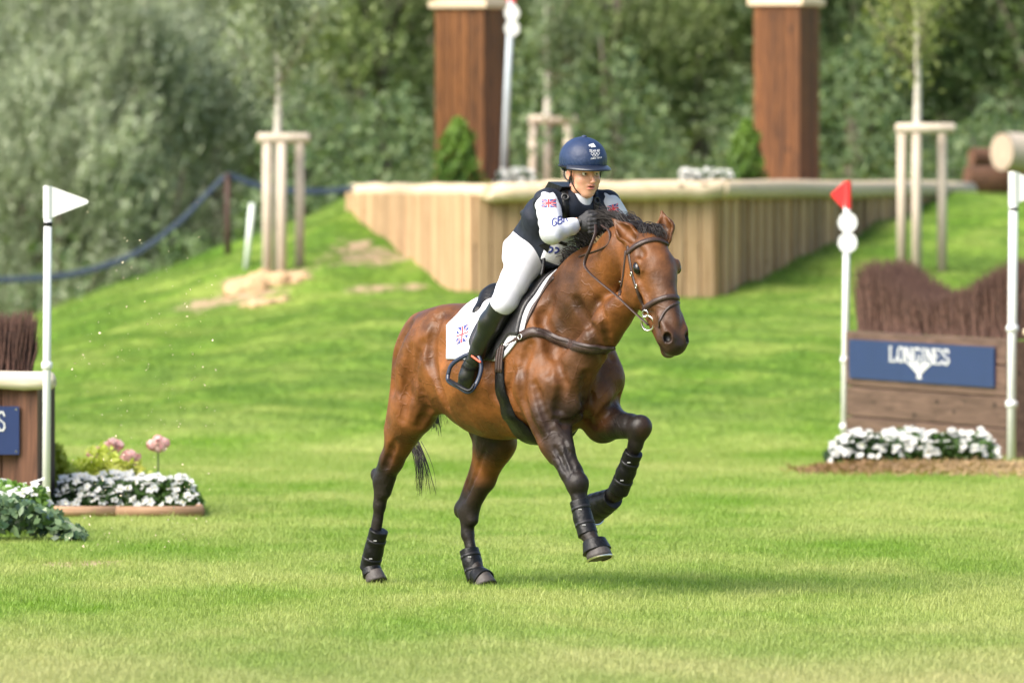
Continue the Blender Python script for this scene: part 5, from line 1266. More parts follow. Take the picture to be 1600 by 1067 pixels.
# rows of trees: silvery willows at the left, darker and olive ones behind the platform
TREES = [
 (-60, 112, 'silver', 1, 1.0, 'silver-green willow bush at the left edge, behind the rope'), (90, 110, 'silver', 2, 1.02, 'silver-green willow bush behind the near white flag'),
 (235, 111, 'silver', 3, .98, 'silver-green willow bush between the near white flag and the rusty post'), (345, 114, 'silver', 1, .92, 'silver-green willow bush behind the rusty rope post'),
 (470, 116, 'olive', 11, .9, 'olive-green tree behind the staked sapling left of the platform'), (600, 114, 'olive', 12, .95, 'olive-green tree left of the taller brown pier'),
 (700, 120, 'dark', 21, 1.0, 'dark green tree directly behind the left pier'), (850, 118, 'silver', 2, .95, 'silver-green willow behind the sapling in the platform centre'),
 (960, 115, 'olive', 11, .9, 'olive-green tree behind the helmet of the rider'), (1090, 118, 'olive', 12, 1.0, 'olive-green tree left of the right pier'),
 (1215, 121, 'dark', 22, 1.0, 'dark green tree directly behind the right pier'), (1330, 114, 'dark', 21, .92, 'dark green tree between the right pier and the right sapling'),
 (1440, 121, 'olive', 12, 1.0, 'olive-green tree behind the right sapling'), (1545, 117, 'olive', 11, .95, 'olive-green tree behind the log pile'), (1680, 114, 'dark', 22, 1., 'dark green tree at the right edge')]
for px, d, kd, sd_, sc_, lb in TREES: tree(px, d, kd, sd_, lb, sc_, name='willow_tree' if kd == 'silver' else 'broadleaf_tree')
for i, (px, d, kd, sd_, sc_, lb) in enumerate([(20, 124, 'olive', 12, 1.25, 'taller yellow-green tree behind the leftmost willows'), (290, 126, 'olive', 11, 1.3, 'bright yellow-green tree rising behind the left willows'), (420, 128, 'silver', 3, 1.3, 'tall pale willow above the left sapling'),
        (560, 127, 'dark', 22, 1.3, 'tall dark tree in the second row left of the left pier'), (780, 130, 'olive', 12, 1.35, 'tall olive tree in the second row right of the left pier'), (920, 128, 'silver', 1, 1.35, 'tall pale willow in the second row above the rider'),
        (1060, 132, 'silver', 2, 1.3, 'tall pale willow in the second row left of the right pier'), (1300, 129, 'olive', 11, 1.35, 'tall olive tree in the second row right of the right pier'), (1500, 131, 'lilac', 5, 1.7, 'grey-lilac shrub high behind the right sapling'),
        (1590, 128, 'lilac', 6, 1.5, 'grey-lilac shrub above the log pile'), (1420, 134, 'olive', 12, 1.4, 'tall olive tree behind the grey-lilac shrubs'), (1640, 133, 'olive', 11, 1.4, 'tall olive tree at the upper right corner'), (170, 130, 'silver', 2, 1.35, 'tall pale willow in the second row at upper left')]):
    tree(px, d, kd, sd_, lb, sc_, name='shrub' if kd == 'lilac' else 'background_tree', group='second row of trees')
# undergrowth mass and the wooded slope closing the view
rs = np.random.RandomState(5); n = 42000
X = rs.uniform(-13, 13, n); d_ = rs.uniform(104, 117, n); hh = rs.rand(n)**1.2*(1.5+.6*np.sin(X*1.9)+.4*np.sin(X*4.3+1)); zz = gz(X, d_-CD)+hh
me = leaves_mesh('undergrowth', np.stack([X, d_-CD, zz], 1), np.tile([0, -.5, .8], (n, 1)), np.full(n, .065), tint(n, (.035, .07, .022), (.13, .18, .075), 3), M_leaf, 3, .45, 1.)
tag(put('undergrowth', me), kind='stuff')
xs2 = np.linspace(-60, 60, 60); ys2 = np.linspace(96, 150, 30); X2, Y2 = np.meshgrid(xs2, ys2); Z2 = -1.5+(Y2-96)*.55+1.2*np.sin(X2*.3)*np.sin(Y2*.2)
ii = np.arange(X2.size).reshape(X2.shape); Q2 = np.stack([ii[:-1, :-1], ii[:-1, 1:], ii[1:, 1:], ii[1:, :-1]], -1).reshape(-1, 4)
tag(put('wooded_hill', mesh_np('wooded_hill', np.stack([X2, Y2, Z2], -1).reshape(-1, 3), Q2, mat('hill_green', (.06, .09, .04), .95, .5, .8), True)), kind='structure')
n = 50000; X = rs.uniform(-30, 30, n); Y = rs.uniform(97, 135, n); Z = -1.5+(Y-96)*.55+rs.rand(n)*1.6
me = leaves_mesh('hill_woods', np.stack([X, Y, Z], 1), np.tile([0, -.6, .7], (n, 1)), np.full(n, .16), tint(n, (.08, .12, .05), (.20, .25, .12), 8), M_leaf, 8, .5, 1.)
tag(put('hill_woods', me), kind='stuff')
# ---- young trees on stakes
def sapling(px_l, px_r, px_t, ytop, ybot, d, label, crown_a, crown_b, seed, posts, hcrown=2.2, dens=900, thick=1., zg=None):
    s = F/d; X0 = (px_t-CX)/s; zg = CZ-(ybot-HY)/s if zg is None else zg; zt = CZ-(ytop-HY)/s; rs = np.random.RandomState(seed)
    t = thing('young_tree', label, 'young tree', (X0, d-CD, zg), 0, 'young trees tied to stakes')
    mb = MB(); mb.tube([V3(0, 0, -.2), V3(0, 0, zt-zg), V3(.01, 0, zt-zg+.55), V3(-.01, 0, zt-zg+1.3), V3(.0, 0, zt-zg+2.2)], [.052*thick, .046*thick, .034*thick, .024*thick, .01], 10); mb.build('trunk', mat('pale_bark', (.50, .46, .40), .85, .15, 18, bump=.3), t, True, world=False)
    brs = []
    for k in range(16):
        a = rs.rand()*6.28; h = zt-zg+.35+.10*k; L = .65+.5*rs.rand(); e = V3(math.cos(a)*L*.55, math.sin(a)*L*.55, h+L*.8); b0 = V3(0, 0, h); brs.append((b0, e))
        mb = MB(); mb.tube([b0, (b0+e)/2+V3(0, 0, -.05), e], [.014, .010, .004], 5); mb.build('branch', M_bark, t, True, world=False)
    C = []
    for a, b in brs:
        tt_ = rs.rand(dens//16, 1)**.7; C.append(a+(b-a)*tt_+rs.normal(size=(dens//16, 3))*.11)
    C = np.concatenate(C); n_ = len(C)
    o = put('crown', leaves_mesh('crown', C, np.tile([0, -.3, .7], (n_, 1)), np.full(n_, .038), tint(n_, crown_a, crown_b, seed), M_leaf, seed, .4, 1.)); o.parent = t
    # the stake frame is a thing of its own
    f = thing('stake_frame', 'pale stakes around the young tree '+posts[0], 'tree stakes', (X0, d-CD, zg), 0, 'stake frames of the young trees')
    hL, hR = (px_l-px_t)/s, (px_r-px_t)/s
    for (px, dy, yb) in posts[1]:
        x = (px-px_t)/s; mb = MB(); zb = CZ-(yb-HY)/s-zg; mb.tube([V3(x, dy, zb-.15), V3(x+.0, dy, zt-zg-.05)], [.052*thick, .048*thick], 12); mb.build('stake', M_stake, f, True, world=False)
    for y in (-.13, .13): 
        mb = MB(); mb.tube([V3(hL, y, zt-zg), V3(hL+.02, y, zt-zg), V3(hR-.02, y, zt-zg), V3(hR, y, zt-zg)], [.035, .055*thick, .055*thick, .035], 12); mb.build('cross_rail', M_stake, f, True, world=False)
    return t
sapling(402, 484, 434, 216, 425, 91., 'young tree at the left on the dirt mound, pale trunk above a wooden frame', (.16, .20, .12), (.30, .34, .22), 3,
        ('on the dirt mound, left of the platform', [(418, -.13, 432), (441, -.16, 430), (468, .13, 412)]), dens=6000)
sapling(825, 902, 855, 187, 300, 106., 'young tree in the middle behind the platform, near the rider', (.10, .15, .07), (.22, .27, .16), 4, ('standing behind the platform by the rider', [(833, -.1, 300), (887, -.1, 300), (858, .1, 300)]), dens=4200)
sapling(1400, 1492, 1433, 201, 430, 89.5, 'young tree at the right in front of the platform end, thin yellow-green crown', (.14, .17, .05), (.30, .33, .12), 5, ('in front of the right end of the platform', [(1410, .12, 425), (1431, -.13, 438), (1473, .12, 420)]), dens=2600)
# ---- clipped shrubs and white flowers on the platform
M_shrub = leafmat('shrub_leaves', .5, .25)
def cone_shrub(px, d, w_, h, label, seed, cat='shrub', ca=(.035, .09, .012), cb=(.15, .25, .04)):
    s = F/d; t = thing('conical_shrub', label, cat, ((px-CX)/s, d-CD, TOPZ), 0, 'cone shrubs beside the piers'); rs = np.random.RandomState(seed); n = 4200
    z = rs.rand(n)**.9; a = rs.rand(n)*6.28; prof = np.interp(z, [0, .12, .35, .8, 1], [.75, 1, .98, .62, .16])*(1+.22*np.sin(a*3+z*9)+.16*np.sin(a*7-z*15)+.12*np.sin(a*2-z*23)); r = w_/2*prof*(.72+.3*rs.rand(n))
    C = np.stack([r*np.cos(a), r*np.sin(a), z*h], 1); N_ = np.stack([np.cos(a), np.sin(a), .4+0*a], 1)
    o = put('foliage', leaves_mesh('foliage', C, N_, np.full(n, .030), tint(n, ca, cb, seed), M_shrub, seed, .4, 1.1)); o.parent = t
    mb = MB(); mb.tube([V3(0, 0, -.05), V3(0, 0, h*.8)], [.03, .01], 8); mb.build('stem', M_bark, t, True, world=False)
cone_shrub(715, 90.5, .44, .80, 'bushy conical shrub at the foot of the left pier', 1); cone_shrub(1166, 93.5, .36, .80, 'slim conical shrub at the left side of the right pier', 2)
# ---- flowers
def flower_mesh(name, r, col, seed=0, petals=5):
    mb = MB(); rs = random.Random(seed)
    for k in range(petals):
        a = 2*math.pi*k/petals; u = V3(math.cos(a), math.sin(a), 0); v_ = V3(-u[1], u[0], 0); dz = rs.uniform(-.1, .2)*r
        mb.add([V3(0, 0, 0), u*r*.55+v_*r*.42+V3(0, 0, .18*r), u*r+V3(0, 0, dz), u*r*.55-v_*r*.42+V3(0, 0, .18*r)], [(0, 1, 2, 3)])
    mb.add([V3(math.cos(g)*r*.14, math.sin(g)*r*.14, .2*r) for g in np.linspace(0, 6.28, 6)[:-1]], [(0, 1, 2, 3, 4)], 1)
    return mesh_np(name, mb.v, mb.f, [col, M_yel], fm=mb.m)
M_yel = mat('flower_eye', (.6, .5, .08), .6); M_petal = leafmat('white_petal', .6, .3, (1, 1, .9), False, (.66, .66, .64)); M_pink = leafmat('pink_petal', .6, .3, (1, .8, .8), False, (.78, .36, .36))
FLM = [flower_mesh('flower', .034, M_petal, 1), flower_mesh('flower', .029, M_petal, 2)]
def bed(name, label, c, wx, wy, h, nfl, nleaf, seed, ca=(.02, .05, .015), cb=(.08, .16, .03), cat='flowers', group=None, fr=.025, big=1., leaf=.028, uneven=.25, hprof=None):
    t = thing(name, label, cat, tuple(c), 0, group); rs = np.random.RandomState(seed)
    x = rs.uniform(-wx/2, wx/2, nleaf); y = rs.uniform(-wy/2, wy/2, nleaf)
    def top(x, y): return h*(1-uneven*.5+uneven*.5*np.sin(x*9+2)*np.sin(y*7+x*3))*np.clip(1.25-np.abs(x/(wx/2))**6*.9, .1, 1)*np.clip(1.25-np.abs(y/(wy/2))**4*.8, .2, 1)*(hprof(x) if hprof else 1)
    z = top(x, y)*(rs.rand(nleaf)**.5); C = np.stack([x, y, z], 1)
    o = put('foliage', leaves_mesh('foliage', C, np.tile([0, -.4, .8], (nleaf, 1)), np.full(nleaf, leaf), tint(nleaf, ca, cb, seed), M_shrub, seed, .5, .8)); o.parent = t; o['kind'] = 'stuff'
    k = 0
    while k < nfl:
        X = rs.uniform(-wx/2, wx/2); front = rs.rand() < .22; Y = -wy/2+rs.rand()**1.6*wy*(.25 if front else .9); zt_ = float(top(X, Y)); Z = zt_*(rs.uniform(.45, .98) if front else rs.uniform(.9, 1.12))
        inst('flower', FLM[k % 2], (X, Y-(.02 if front else 0), Z), t, (R(rs.uniform(35, 80) if front else rs.uniform(0, 50)), 0, rs.uniform(-.9, .9)), (big,)*3); k += 1
    return t
bl = gp(198, 56.4)
bL = bed('flower_bed', 'white bedding flowers with dark leaves in the timber-edged bed behind the near white flag', V3(*bl), .98, .75, .26, 250, 6500, 11, uneven=.2, big=1.05)
# timber edging of that bed
edg = thing('timber_edging', 'low timber edging around the white flower bed at the left', 'edging', tuple(bl), 0)
e0, e1 = W(58, 806, 55.6)[0], W(316, 806, 55.6)[0]
for (x0, x1, dm, seed) in ((e0, W(179.6, 806, 55.6)[0], M_log, 1), (W(179.8, 806, 55.6)[0], e1, M_stake, 2)):
    mb = MB(); y = 55.7-CD; mb.tube([V3(x0, y, .022), V3((x0+x1)/2, y, .022), V3(x1, y, .024)], .036, 10); mb.build('edging_log', M_edge if 'M_edge' in globals() else wood('edging_wood', (.20, .11, .06), (.38, .24, .15), .85, 0, 6.), edg, True)
mb = MB(); mb.tube([V3(e1-.02, 55.7-CD, .022), V3(e1-.10, 57.3-CD, .022)], .036, 10); mb.build('edging_log', bpy.data.materials['edging_wood'], edg, True)
# yellow-green leafy plant and pink hydrangeas rising out of the back of the bed
yl_ = bed('leafy_plant', 'yellow-green leafy plant behind the white flowers by the near white flag', V3(*gp(160, 56.95)), .80, .30, .56, 0, 3600, 12, (.45, .52, .05), (.80, .78, .20), 'plant', leaf=.034, uneven=.8)
def hydrangea(px, py, d, r, label, seed):
    t_ = W(px, py, d); t = thing('hydrangea', label, 'pink flower', (t_[0], t_[1], 0), 0, 'pink hydrangeas in the left bed'); rs = np.random.RandomState(seed); n = 300
    v = rs.normal(size=(n, 3)); v /= np.linalg.norm(v, axis=1)[:, None]; C = v*np.array([r*.8, r*.7, r*.6])*(.5+.6*rs.rand(n, 1))+np.array([[-.55, 0, -.15], [.5, .1, .1], [0, -.2, .3], [.15, 0, -.35]])[rs.randint(0, 4, n)]*r+np.array([0, 0, t_[2]])
    o = put('flower_head', leaves_mesh('flower_head', C, v, np.full(n, .024), tint(n, (.80, .40, .38), (.92, .70, .64), seed), M_pet2, seed, .8, .3)); o.parent = t
    mb = MB(); mb.tube([V3(0, .03, 0), V3(0, 0, t_[2]-r*.4)], [.006, .005], 6); mb.build('stem', bpy.data.materials['hill_green'], t, True, world=False)
M_pet2 = leafmat('petals', .6, .3, (1, .9, .9))
for i, (px, py, r, lb) in enumerate([(152, 709, .050, 'leftmost pink hydrangea head over the white flowers'), (177, 696, .050, 'pink hydrangea head pointing up, second from the left'), (202, 716, .058, 'pale pink hydrangea low among the white flowers'), (247, 693, .056, 'rightmost pink hydrangea head standing alone')]): hydrangea(px, py, 57.3, r, lb, i)
br_ = gp(1432, 66.8); 
bed('flower_bed', 'white bedding flowers in front of the brown board jump at the right', V3((1424-CX)/F*65.0, 65.0-CD, .03), 1.30, .60, .25, 240, 6000, 15, uneven=.3, big=1.15, hprof=lambda x: .8+.2*np.clip((x+.65)/.5, 0, 1))
# straw mulch under it
n = 5200; rs = np.random.RandomState(9); x = rs.uniform(-.78, 1.1, n); y = rs.normal(size=n)*.30; x = x+rs.normal(size=n)*.12; z = .0+.06*rs.rand(n)*np.exp(-(y/.4)**2)*np.clip(1.1-(np.abs(x-.15)/1.0)**3, 0, 1)
me = leaves_mesh('straw_mulch', np.stack([x+(1440-CX)/F*64., y*1.5+64.0-CD, z+.01], 1), np.tile([0, 0, 1.], (n, 1)), np.full(n, .05), tint(n, (.20, .11, .05), (.42, .30, .17), 9), M_leaf, 9, .13, .7); tag(put('straw_mulch', me), kind='stuff')
fb = W(1100, 278, 91.5); bed('planter_flowers', 'white flowers on the platform left of the right pier', V3((1103-CX)/F*91.5, 91.5-CD, TOPZ), .62, .25, .27, 80, 900, 17, big=1.1)
bed('planter_flowers', 'white flowers on the platform right of the left pier', V3((806-CX)/F*91., 91.-CD, TOPZ), .44, .25, .27, 70, 700, 18, big=1.1)
for px, lb, sd_ in ((748, 'low yellow-green plant between the conical shrub and the white flowers at left', 21), (1140, 'low yellow-green plant beside the slim conical shrub', 22)):
    bed('low_plant', lb, V3((px-CX)/F*91, 91-CD, TOPZ), .30, .2, .14, 0, 500, sd_, (.12, .17, .02), (.30, .34, .06), 'plant')
# ivy and white flowers at the near left
iv = bed('flower_cluster', 'white flowers and leaves at the left edge in front of the brown jump', V3((4-CX)/F*53.2, 53.2-CD, 0), .62, .7, .31, 60, 2600, 31, (.06, .13, .02), (.16, .28, .05), big=1.15)
rs = np.random.RandomState(4); n = 900; x = rs.uniform(-.55, .30, n); hx = np.interp(x, [-.55, -.1, .1, .30], [.27, .24, .15, .03]); C = np.stack([x, rs.uniform(-.3, .25, n), hx*rs.rand(n)**.45], 1)
t = thing('ivy_plant', 'trailing dark ivy with broad leaves at the lower left in front of the brown jump', 'ivy', ((55-CX)/F*52., 52.-CD, 0))
o = put('foliage', leaves_mesh('foliage', C, np.tile([.2, -.6, .7], (n, 1)), np.full(n, .040), tint(n, (.035, .075, .03), (.13, .19, .09), 6), leafmat('ivy_leaf', .3, .15), 6, .62, .55)); o.parent = t
# ---- flagged posts
def flag_post(px_top, px_base, ytop, ybase, d, label, red=False, side=1, discs=0, r=.026, flagw=.235, flagh=.20, couplings=(), ring=True, g='slim white marker flag posts', m=None):
    b = V3((px_base-CX)/F*d, d-CD, 0); b[2] = CZ-(ybase-HY)/F*d; tp = V3((px_top-CX)/F*d, d-CD, CZ-(ytop-HY)/F*d)
    t = thing('flag_post', label, 'flag post', tuple(b), 0, g); L = tp-b; H = L[2]
    mb = MB(); mb.tube([V3(0, 0, -.05), L*.5, L-V3(0, 0, .03)], r, 14); pm = m or M_prong; mb.build('pole', pm, t, True, world=False)
    for c in couplings:
        mb = MB(); q = L*c; mb.tube([q-V3(0, 0, .025), q-V3(0, 0, .02), q+V3(0, 0, .02), q+V3(0, 0, .025)], [r*1.05, r*1.4, r*1.4, r*1.05], 14); mb.build('coupling', pm, t, True, world=False)
    if ring: mb = MB(); q = L-V3(0, 0, flagh+.055); mb.tube([q, q+V3(0, 0, .028)], r*1.06, 14); mb.build('band', M_black, t, True, world=False)
    fm_ = M_flagr if red else M_flagw
    mb = MB(); s = side; z1 = H; z0 = H-flagh; x = L[0]
    prof = [(x-s*.028, z0), (x-s*.028, z1-.006), (x-s*.018, z1), (x+s*.028, z1-.008), (x+s*flagw, z0+flagh*.56), (x+s*(flagw+.008), z0+flagh*.50), (x+s*flagw, z0+flagh*.44), (x+s*.05, z0+flagh*.06), (x+s*.028, z0)]
    mb.prism(prof, (0, -.012, 0), (1, 0, 0), (0, 0, 1), (0, 1, 0), .024); mb.tube([V3(x-s*.002, 0, z0-.004), V3(x-s*.002, 0, z1-.004)], r*1.12, 14)
    mb.build('flag', fm_, t, world=False)
    for k in range(discs):
        zc = z0-.075-.165*k-.04; mb = MB(); dr = .085
        ang = [V3(L[0]+dr*math.cos(a)*.94, -r-.012, zc+dr*math.sin(a)) for a in np.linspace(0, 2*math.pi, 29)[:-1]]; an2 = [p+V3(0, .010, 0) for p in ang]; N_ = 28
        mb.add(ang+an2, [tuple(range(N_)), tuple(range(2*N_-1, N_-1, -1))]+[(i, (i+1) % N_, N_+(i+1) % N_, N_+i) for i in range(N_)]); mb.build('number_disc', M_prong, t, world=False)
    return t
flag_post(75, 72, 290, 806, 55.4, 'white flag on a white pole beside the log of the left jump', flagw=.255, flagh=.21, couplings=(.455,))
flag_post(1324, 1319, 283, 700, 70.2, 'red flag over two white discs on a white pole, left of the right jump', True, -1, 2, r=.028, flagw=.13, flagh=.225, couplings=(.33, .08), ring=False)
flag_post(1584, 1580, 268, 722, 66.0, 'white flag on a white pole at the right end of the right jump', flagw=.25, flagh=.25, couplings=(.20, .46), r=.034)
flag_post(800, 787, -18, 262, 91.3, 'grey-white pole with two discs and a red flag leaning by the left pier', True, -1, 2, r=.034, flagw=.08, flagh=.15, ring=False, m=M_grey)
# ---- sign boards with lettering
def text_strokes(mb, text, o, u, v, nn, h, wid, th=.004, m=0, gap=1.9, xs=1.):
    k = h/6; u = np.array(u, float)*xs; x = 0; o, u, v, nn = map(lambda q: np.array(q, float), (o, u, v, nn))
    for c in text:
        for stk in GL[c]:
            for a, b in zip(stk[:-1], stk[1:]):
                pa = np.array([x+a[0], a[1]])*k; pb = np.array([x+b[0], b[1]])*k; t = pb-pa; L = np.linalg.norm(t); t /= L; s = np.array([-t[1], t[0]])
                wd = wid*(.55 if abs(t[0]) > .8 else 1.); pa = pa-t*wd*.3; pb = pb+t*wd*.3
                q = [pa-s*wd/2, pb-s*wd/2, pb+s*wd/2, pa+s*wd/2]; mb.prism([tuple(z) for z in q], o, u, v, nn, th+random.uniform(0, .0006), m)
        x += glyph_width(c)+gap
    return x*k
def sign(parent, c0, u, wd, ht, name='sign_board', text_h=.13, xs=.66):
    """board with lower-left corner c0, along u; LONGINES over a winged hourglass"""
    up = V3(0, 0, 1); nn = np.cross(u, up); mb = MB(); b = .004
    mb.prism([(0, 0), (wd, 0), (wd, ht), (0, ht)], c0, u, up, nn, .014); s = mb.build(name, M_sign, parent)
    mb = MB(); tw = (sum(glyph_width(c)+1.9 for c in 'LONGINES')-1.9)*text_h/6*xs; o = c0+u*(wd/2-tw/2)+up*(ht*.50)+nn*.0142
    text_strokes(mb, 'LONGINES', o, u, up, nn, text_h, text_h*.125, xs=xs)
    mb.build('lettering', M_prong, s)
    mb = MB(); cc = c0+u*wd/2+up*(ht*.12)+nn*.0142; k = text_h; u0 = u; u = u*xs*1.3
    for sg in (-1, 1):
        for j in range(4): mb.prism([(sg*.06*k, (.95-j*.22)*k), (sg*(1.15-.27*j)*k, (1.0-j*.2)*k), (sg*(1.0-.27*j)*k, (.86-j*.2)*k), (sg*.06*k, (.80-j*.22)*k)], cc, u, up, nn, .004)
    mb.prism([(-.22*k, -.05*k), (.22*k, -.05*k), (.07*k, .25*k), (.22*k, .6*k), (-.22*k, .6*k), (-.07*k, .25*k)], cc, u, up, nn, .005); mb.build('emblem', M_prong, s); u = u0
    for x in (.02, wd/2, wd-.02):
        for z in (.02, ht-.02):
            mb = MB(); mb.prism([(x+.006*math.cos(a), z+.006*math.sin(a)) for a in np.linspace(0, 6.28, 7)[:-1]], c0+nn*.0143, u, up, nn, .003); mb.build('screw', M_steel, s)
    return s
# ---- brush (birch twigs) standing in a jump
M_twig = mat('birch_twigs', (.090, .045, .032), .85, .45, 30)
def brush(name, label, p0, u, L, dep, hfun, zb, n, seed, cat='brush'):
    t = label; rs = np.random.RandomState(seed); o = np.array([-u[1], u[0], 0]); V, Q, Cc = [], [], []
    a = rs.rand(n)*L; e = rs.rand(n)*dep; h = hfun(a/L)*(.80+.26*rs.rand(n)**.7); lean = rs.normal(size=(n, 2))*.035
    for i in range(n):
        b = p0+u*a[i]+o*e[i]+V3(0, 0, zb); tp = b+u*(lean[i, 0]+(.10 if a[i]/L > .9 else -.10 if a[i]/L < .08 else 0)*.3)+o*lean[i, 1]+V3(0, 0, h[i]); mid = (b+tp)/2+u*rs.normal()*.012
        w_ = .0055; k = len(V); an = rs.rand()*3.14; s = (u*math.cos(an)+o*math.sin(an))*w_; s2 = np.cross(s, V3(0, 0, 1))
        V += [b-s, b+s, b+s2, mid-s, mid+s, mid+s2, tp]; Q += [(k, k+1, k+4, k+3), (k+1, k+2, k+5, k+4), (k+2, k, k+3, k+5), (k+3, k+4, k+6), (k+4, k+5, k+6), (k+5, k+3, k+6)]
    me = mesh_np('twigs', V, Q, M_twig); ob = put('brush_twigs', me, t); ob['kind'] = 'stuff'
    core = MB(); k = 24
    for i in range(k):
        t0, t1 = i/k, (i+1)/k; hh_ = min(float(hfun(t0)), float(hfun(t1)))*.74; core.box(tuple(p0+u*L*(t0+t1)/2+o*dep/2+V3(0, 0, zb+hh_/2)), (L/k*1.001, dep*.9, hh_), rz=math.atan2(u[1], u[0]))
    c = core.build('twig_core', M_twigd, ob); c['kind'] = 'stuff'
    return t
M_twigd = mat('twig_core', (.045, .024, .020), .95, .5, 50)
# ---- right jump
pL = W(1326, 700, 70.0); pL[2] = 0; pR = W(1577, 700, 66.4); pR[2] = 0; u = nrm(pR-pL); LJ = np.linalg.norm(pR-pL); nn = np.cross(u, V3(0, 0, 1)); angJ = math.atan2(u[1], u[0])
rj = thing('brush_jump', 'brown horizontal-board jump at the right, whole navy sign, scooped twig brush on top', 'jump', tuple((pL+pR)/2), angJ)
hz = [.0, .245, .49, .735, .945]
for i in range(4):
    h = hz[i+1]-hz[i]-.008; me = mesh_np('board', *(lambda mb: (mb.box((0, 0, 0), (LJ, .05, h), bev=.006), (mb.v, mb.f))[1])(MB()), M_jump); inst('board', me, (0, .003*(i % 2), (hz[i]+hz[i+1])/2), rj)
mb = MB(); mb.box((0, .33, .45), (LJ-.02, .56, .9)); mb.build('jump_body', bpy.data.materials['dark_gap'], rj, world=False)
for s_ in (-1, 1): mb = MB(); mb.box((s_*(LJ/2-.02), .33, .46), (.04, .60, .93), bev=.005); mb.build('end_panel', M_jump, rj, world=False)
cs = pL+u*(LJ*.035)+nn*.032+V3(0, 0, .56); sign(rj, cs, u, LJ*.905, .315, text_h=.115, xs=1.65)
bo = np.array([-u[1], u[0], 0])
brush('brush', rj, pL+u*.04+bo*.06, u, LJ-.04, .42, lambda t: np.interp(t, [0, .06, .22, .36, .48, .60, .78, .92, 1], [.58, .60, .44, .33, .31, .36, .50, .62, .66]), .94, 13000, 3)
sp = thing('side_panel', 'brown board wing at the right edge, behind the right white flag post', 'jump wing', tuple(pR+u*.12+V3(0, 0, 0)), angJ+R(8))
for i in range(4): mb = MB(); mb.box((.5, .12, .12+.245*i), (.9, .05, .235), bev=.006); mb.build('board', M_jump, sp, world=False)
mb = MB(); mb.box((.5, .12, 1.0), (.95, .12, .05), bev=.01); mb.build('top_rail', M_cap, sp, world=False)
# ---- left jump
pl = W(-330, 806, 56.2); pl[2] = 0; pr = W(62, 806, 55.9); pr[2] = 0; u = nrm(pr-pl); LL = np.linalg.norm(pr-pl); nn = np.cross(u, V3(0, 0, 1))
lj = thing('brush_jump', 'brown upright-board jump at the left edge, thick pale log under its twig brush', 'jump', tuple((pl+pr)/2), math.atan2(u[1], u[0]))
mb = MB(); mb.box((0, .35, .42), (LL-.1, .6, .84)); mb.build('jump_body', bpy.data.materials['dark_gap'], lj, world=False)
nb_ = 13; bw = (LL-.13)/nb_; me = mesh_np('upright_board', *_bevbox(bw-.006, .03, .82), M_jumpv)
for i in range(nb_): inst('upright_board', me, (-LL/2+bw*(i+.5), -.01, .41), lj)
mb = MB(); mb.box((LL/2-.065, -.015, .42), (.125, .09, .84), bev=.012); mb.build('corner_post', M_jumpv, lj, world=False)
zlog = CZ-(593-HY)/F*55.8; lg = log(pl+V3(-.1, -.02, zlog), W(79, 593, 55.8)*V3(1, 1, 0)+V3(0, -.02, zlog), .062, lj, 'top_log', wood('grey_log', (.44, .38, .28), (.66, .60, .48), .8, 0, 5.), seed=7)
u_s = u; cs = W(28, 711, 55.7); cs = cs-u*1.25+nn*.0; cs[1] = pr[1]-.045-.0; cs = np.array([W(28, 711, 55.7)[0]-.64, pr[1]-.060+.01, CZ-(711-HY)/F*55.7]); sg = sign(lj, cs, V3(1, 0, 0), .64, .315, text_h=.12, xs=.52)
brush('brush', lj, W(-330, 500, 56.3)*V3(1, 1, 0)+V3(0, .12, 0), V3(1, 0, 0), W(40, 500, 56.3)[0]-W(-330, 500, 56.3)[0], .40, lambda t: np.interp(t, [0, 1], [.47, .47])+.01*np.sin(t*40), .86-.02, 6000, 6)
# ---- rope barrier
dpo = 95.; po = W(356, 385, dpo); zt_ = CZ-(276-HY)/F*dpo
post = thing('rope_post', 'rusty iron post holding the navy rope, left of the staked tree', 'post', tuple(po)); mb = MB(); mb.tube([V3(0, 0, -.2), V3(0, 0, zt_-po[2])], .036, 10); mb.build('post_shaft', M_rust, post, True, world=False)
mb = MB(); mb.lathe([(.0, .0), (.045, .0), (.045, .03), (.01, .035)], (0, 0, zt_-po[2]), 10); mb.build('post_cap', M_rust, post, True, world=False)
for yo, lb in ((0, 'upper navy rope sagging from the rusty post, behind the near white flag'), (5, 'lower navy rope hanging close under the upper one')):
    mb = MB(); mb.tube(smoothpath([W(px, py+yo, dpo) for px, py in ((-120, 428), (-40, 434), (30, 434), (100, 428), (160, 414), (220, 389), (280, 345), (320, 305), (352, 274), (366, 275), (400, 287), (440, 295), (500, 297), (545, 293), (590, 286))]), .017, 8); o = mb.build('rope', M_rope, None, True); tag(o, lb, 'rope', 'navy barrier ropes')
a = W(384, 412, 92.); mb = MB(); mb.tube([a-V3(0, 0, .1), W(394, 318, a[1]+CD)], .030, 10); tag(mb.build('plastic_stick', mat('clear_plastic', (.62, .68, .62), .3, .03), None, True), 'pale translucent stick in the grass left of the staked tree', 'stick')
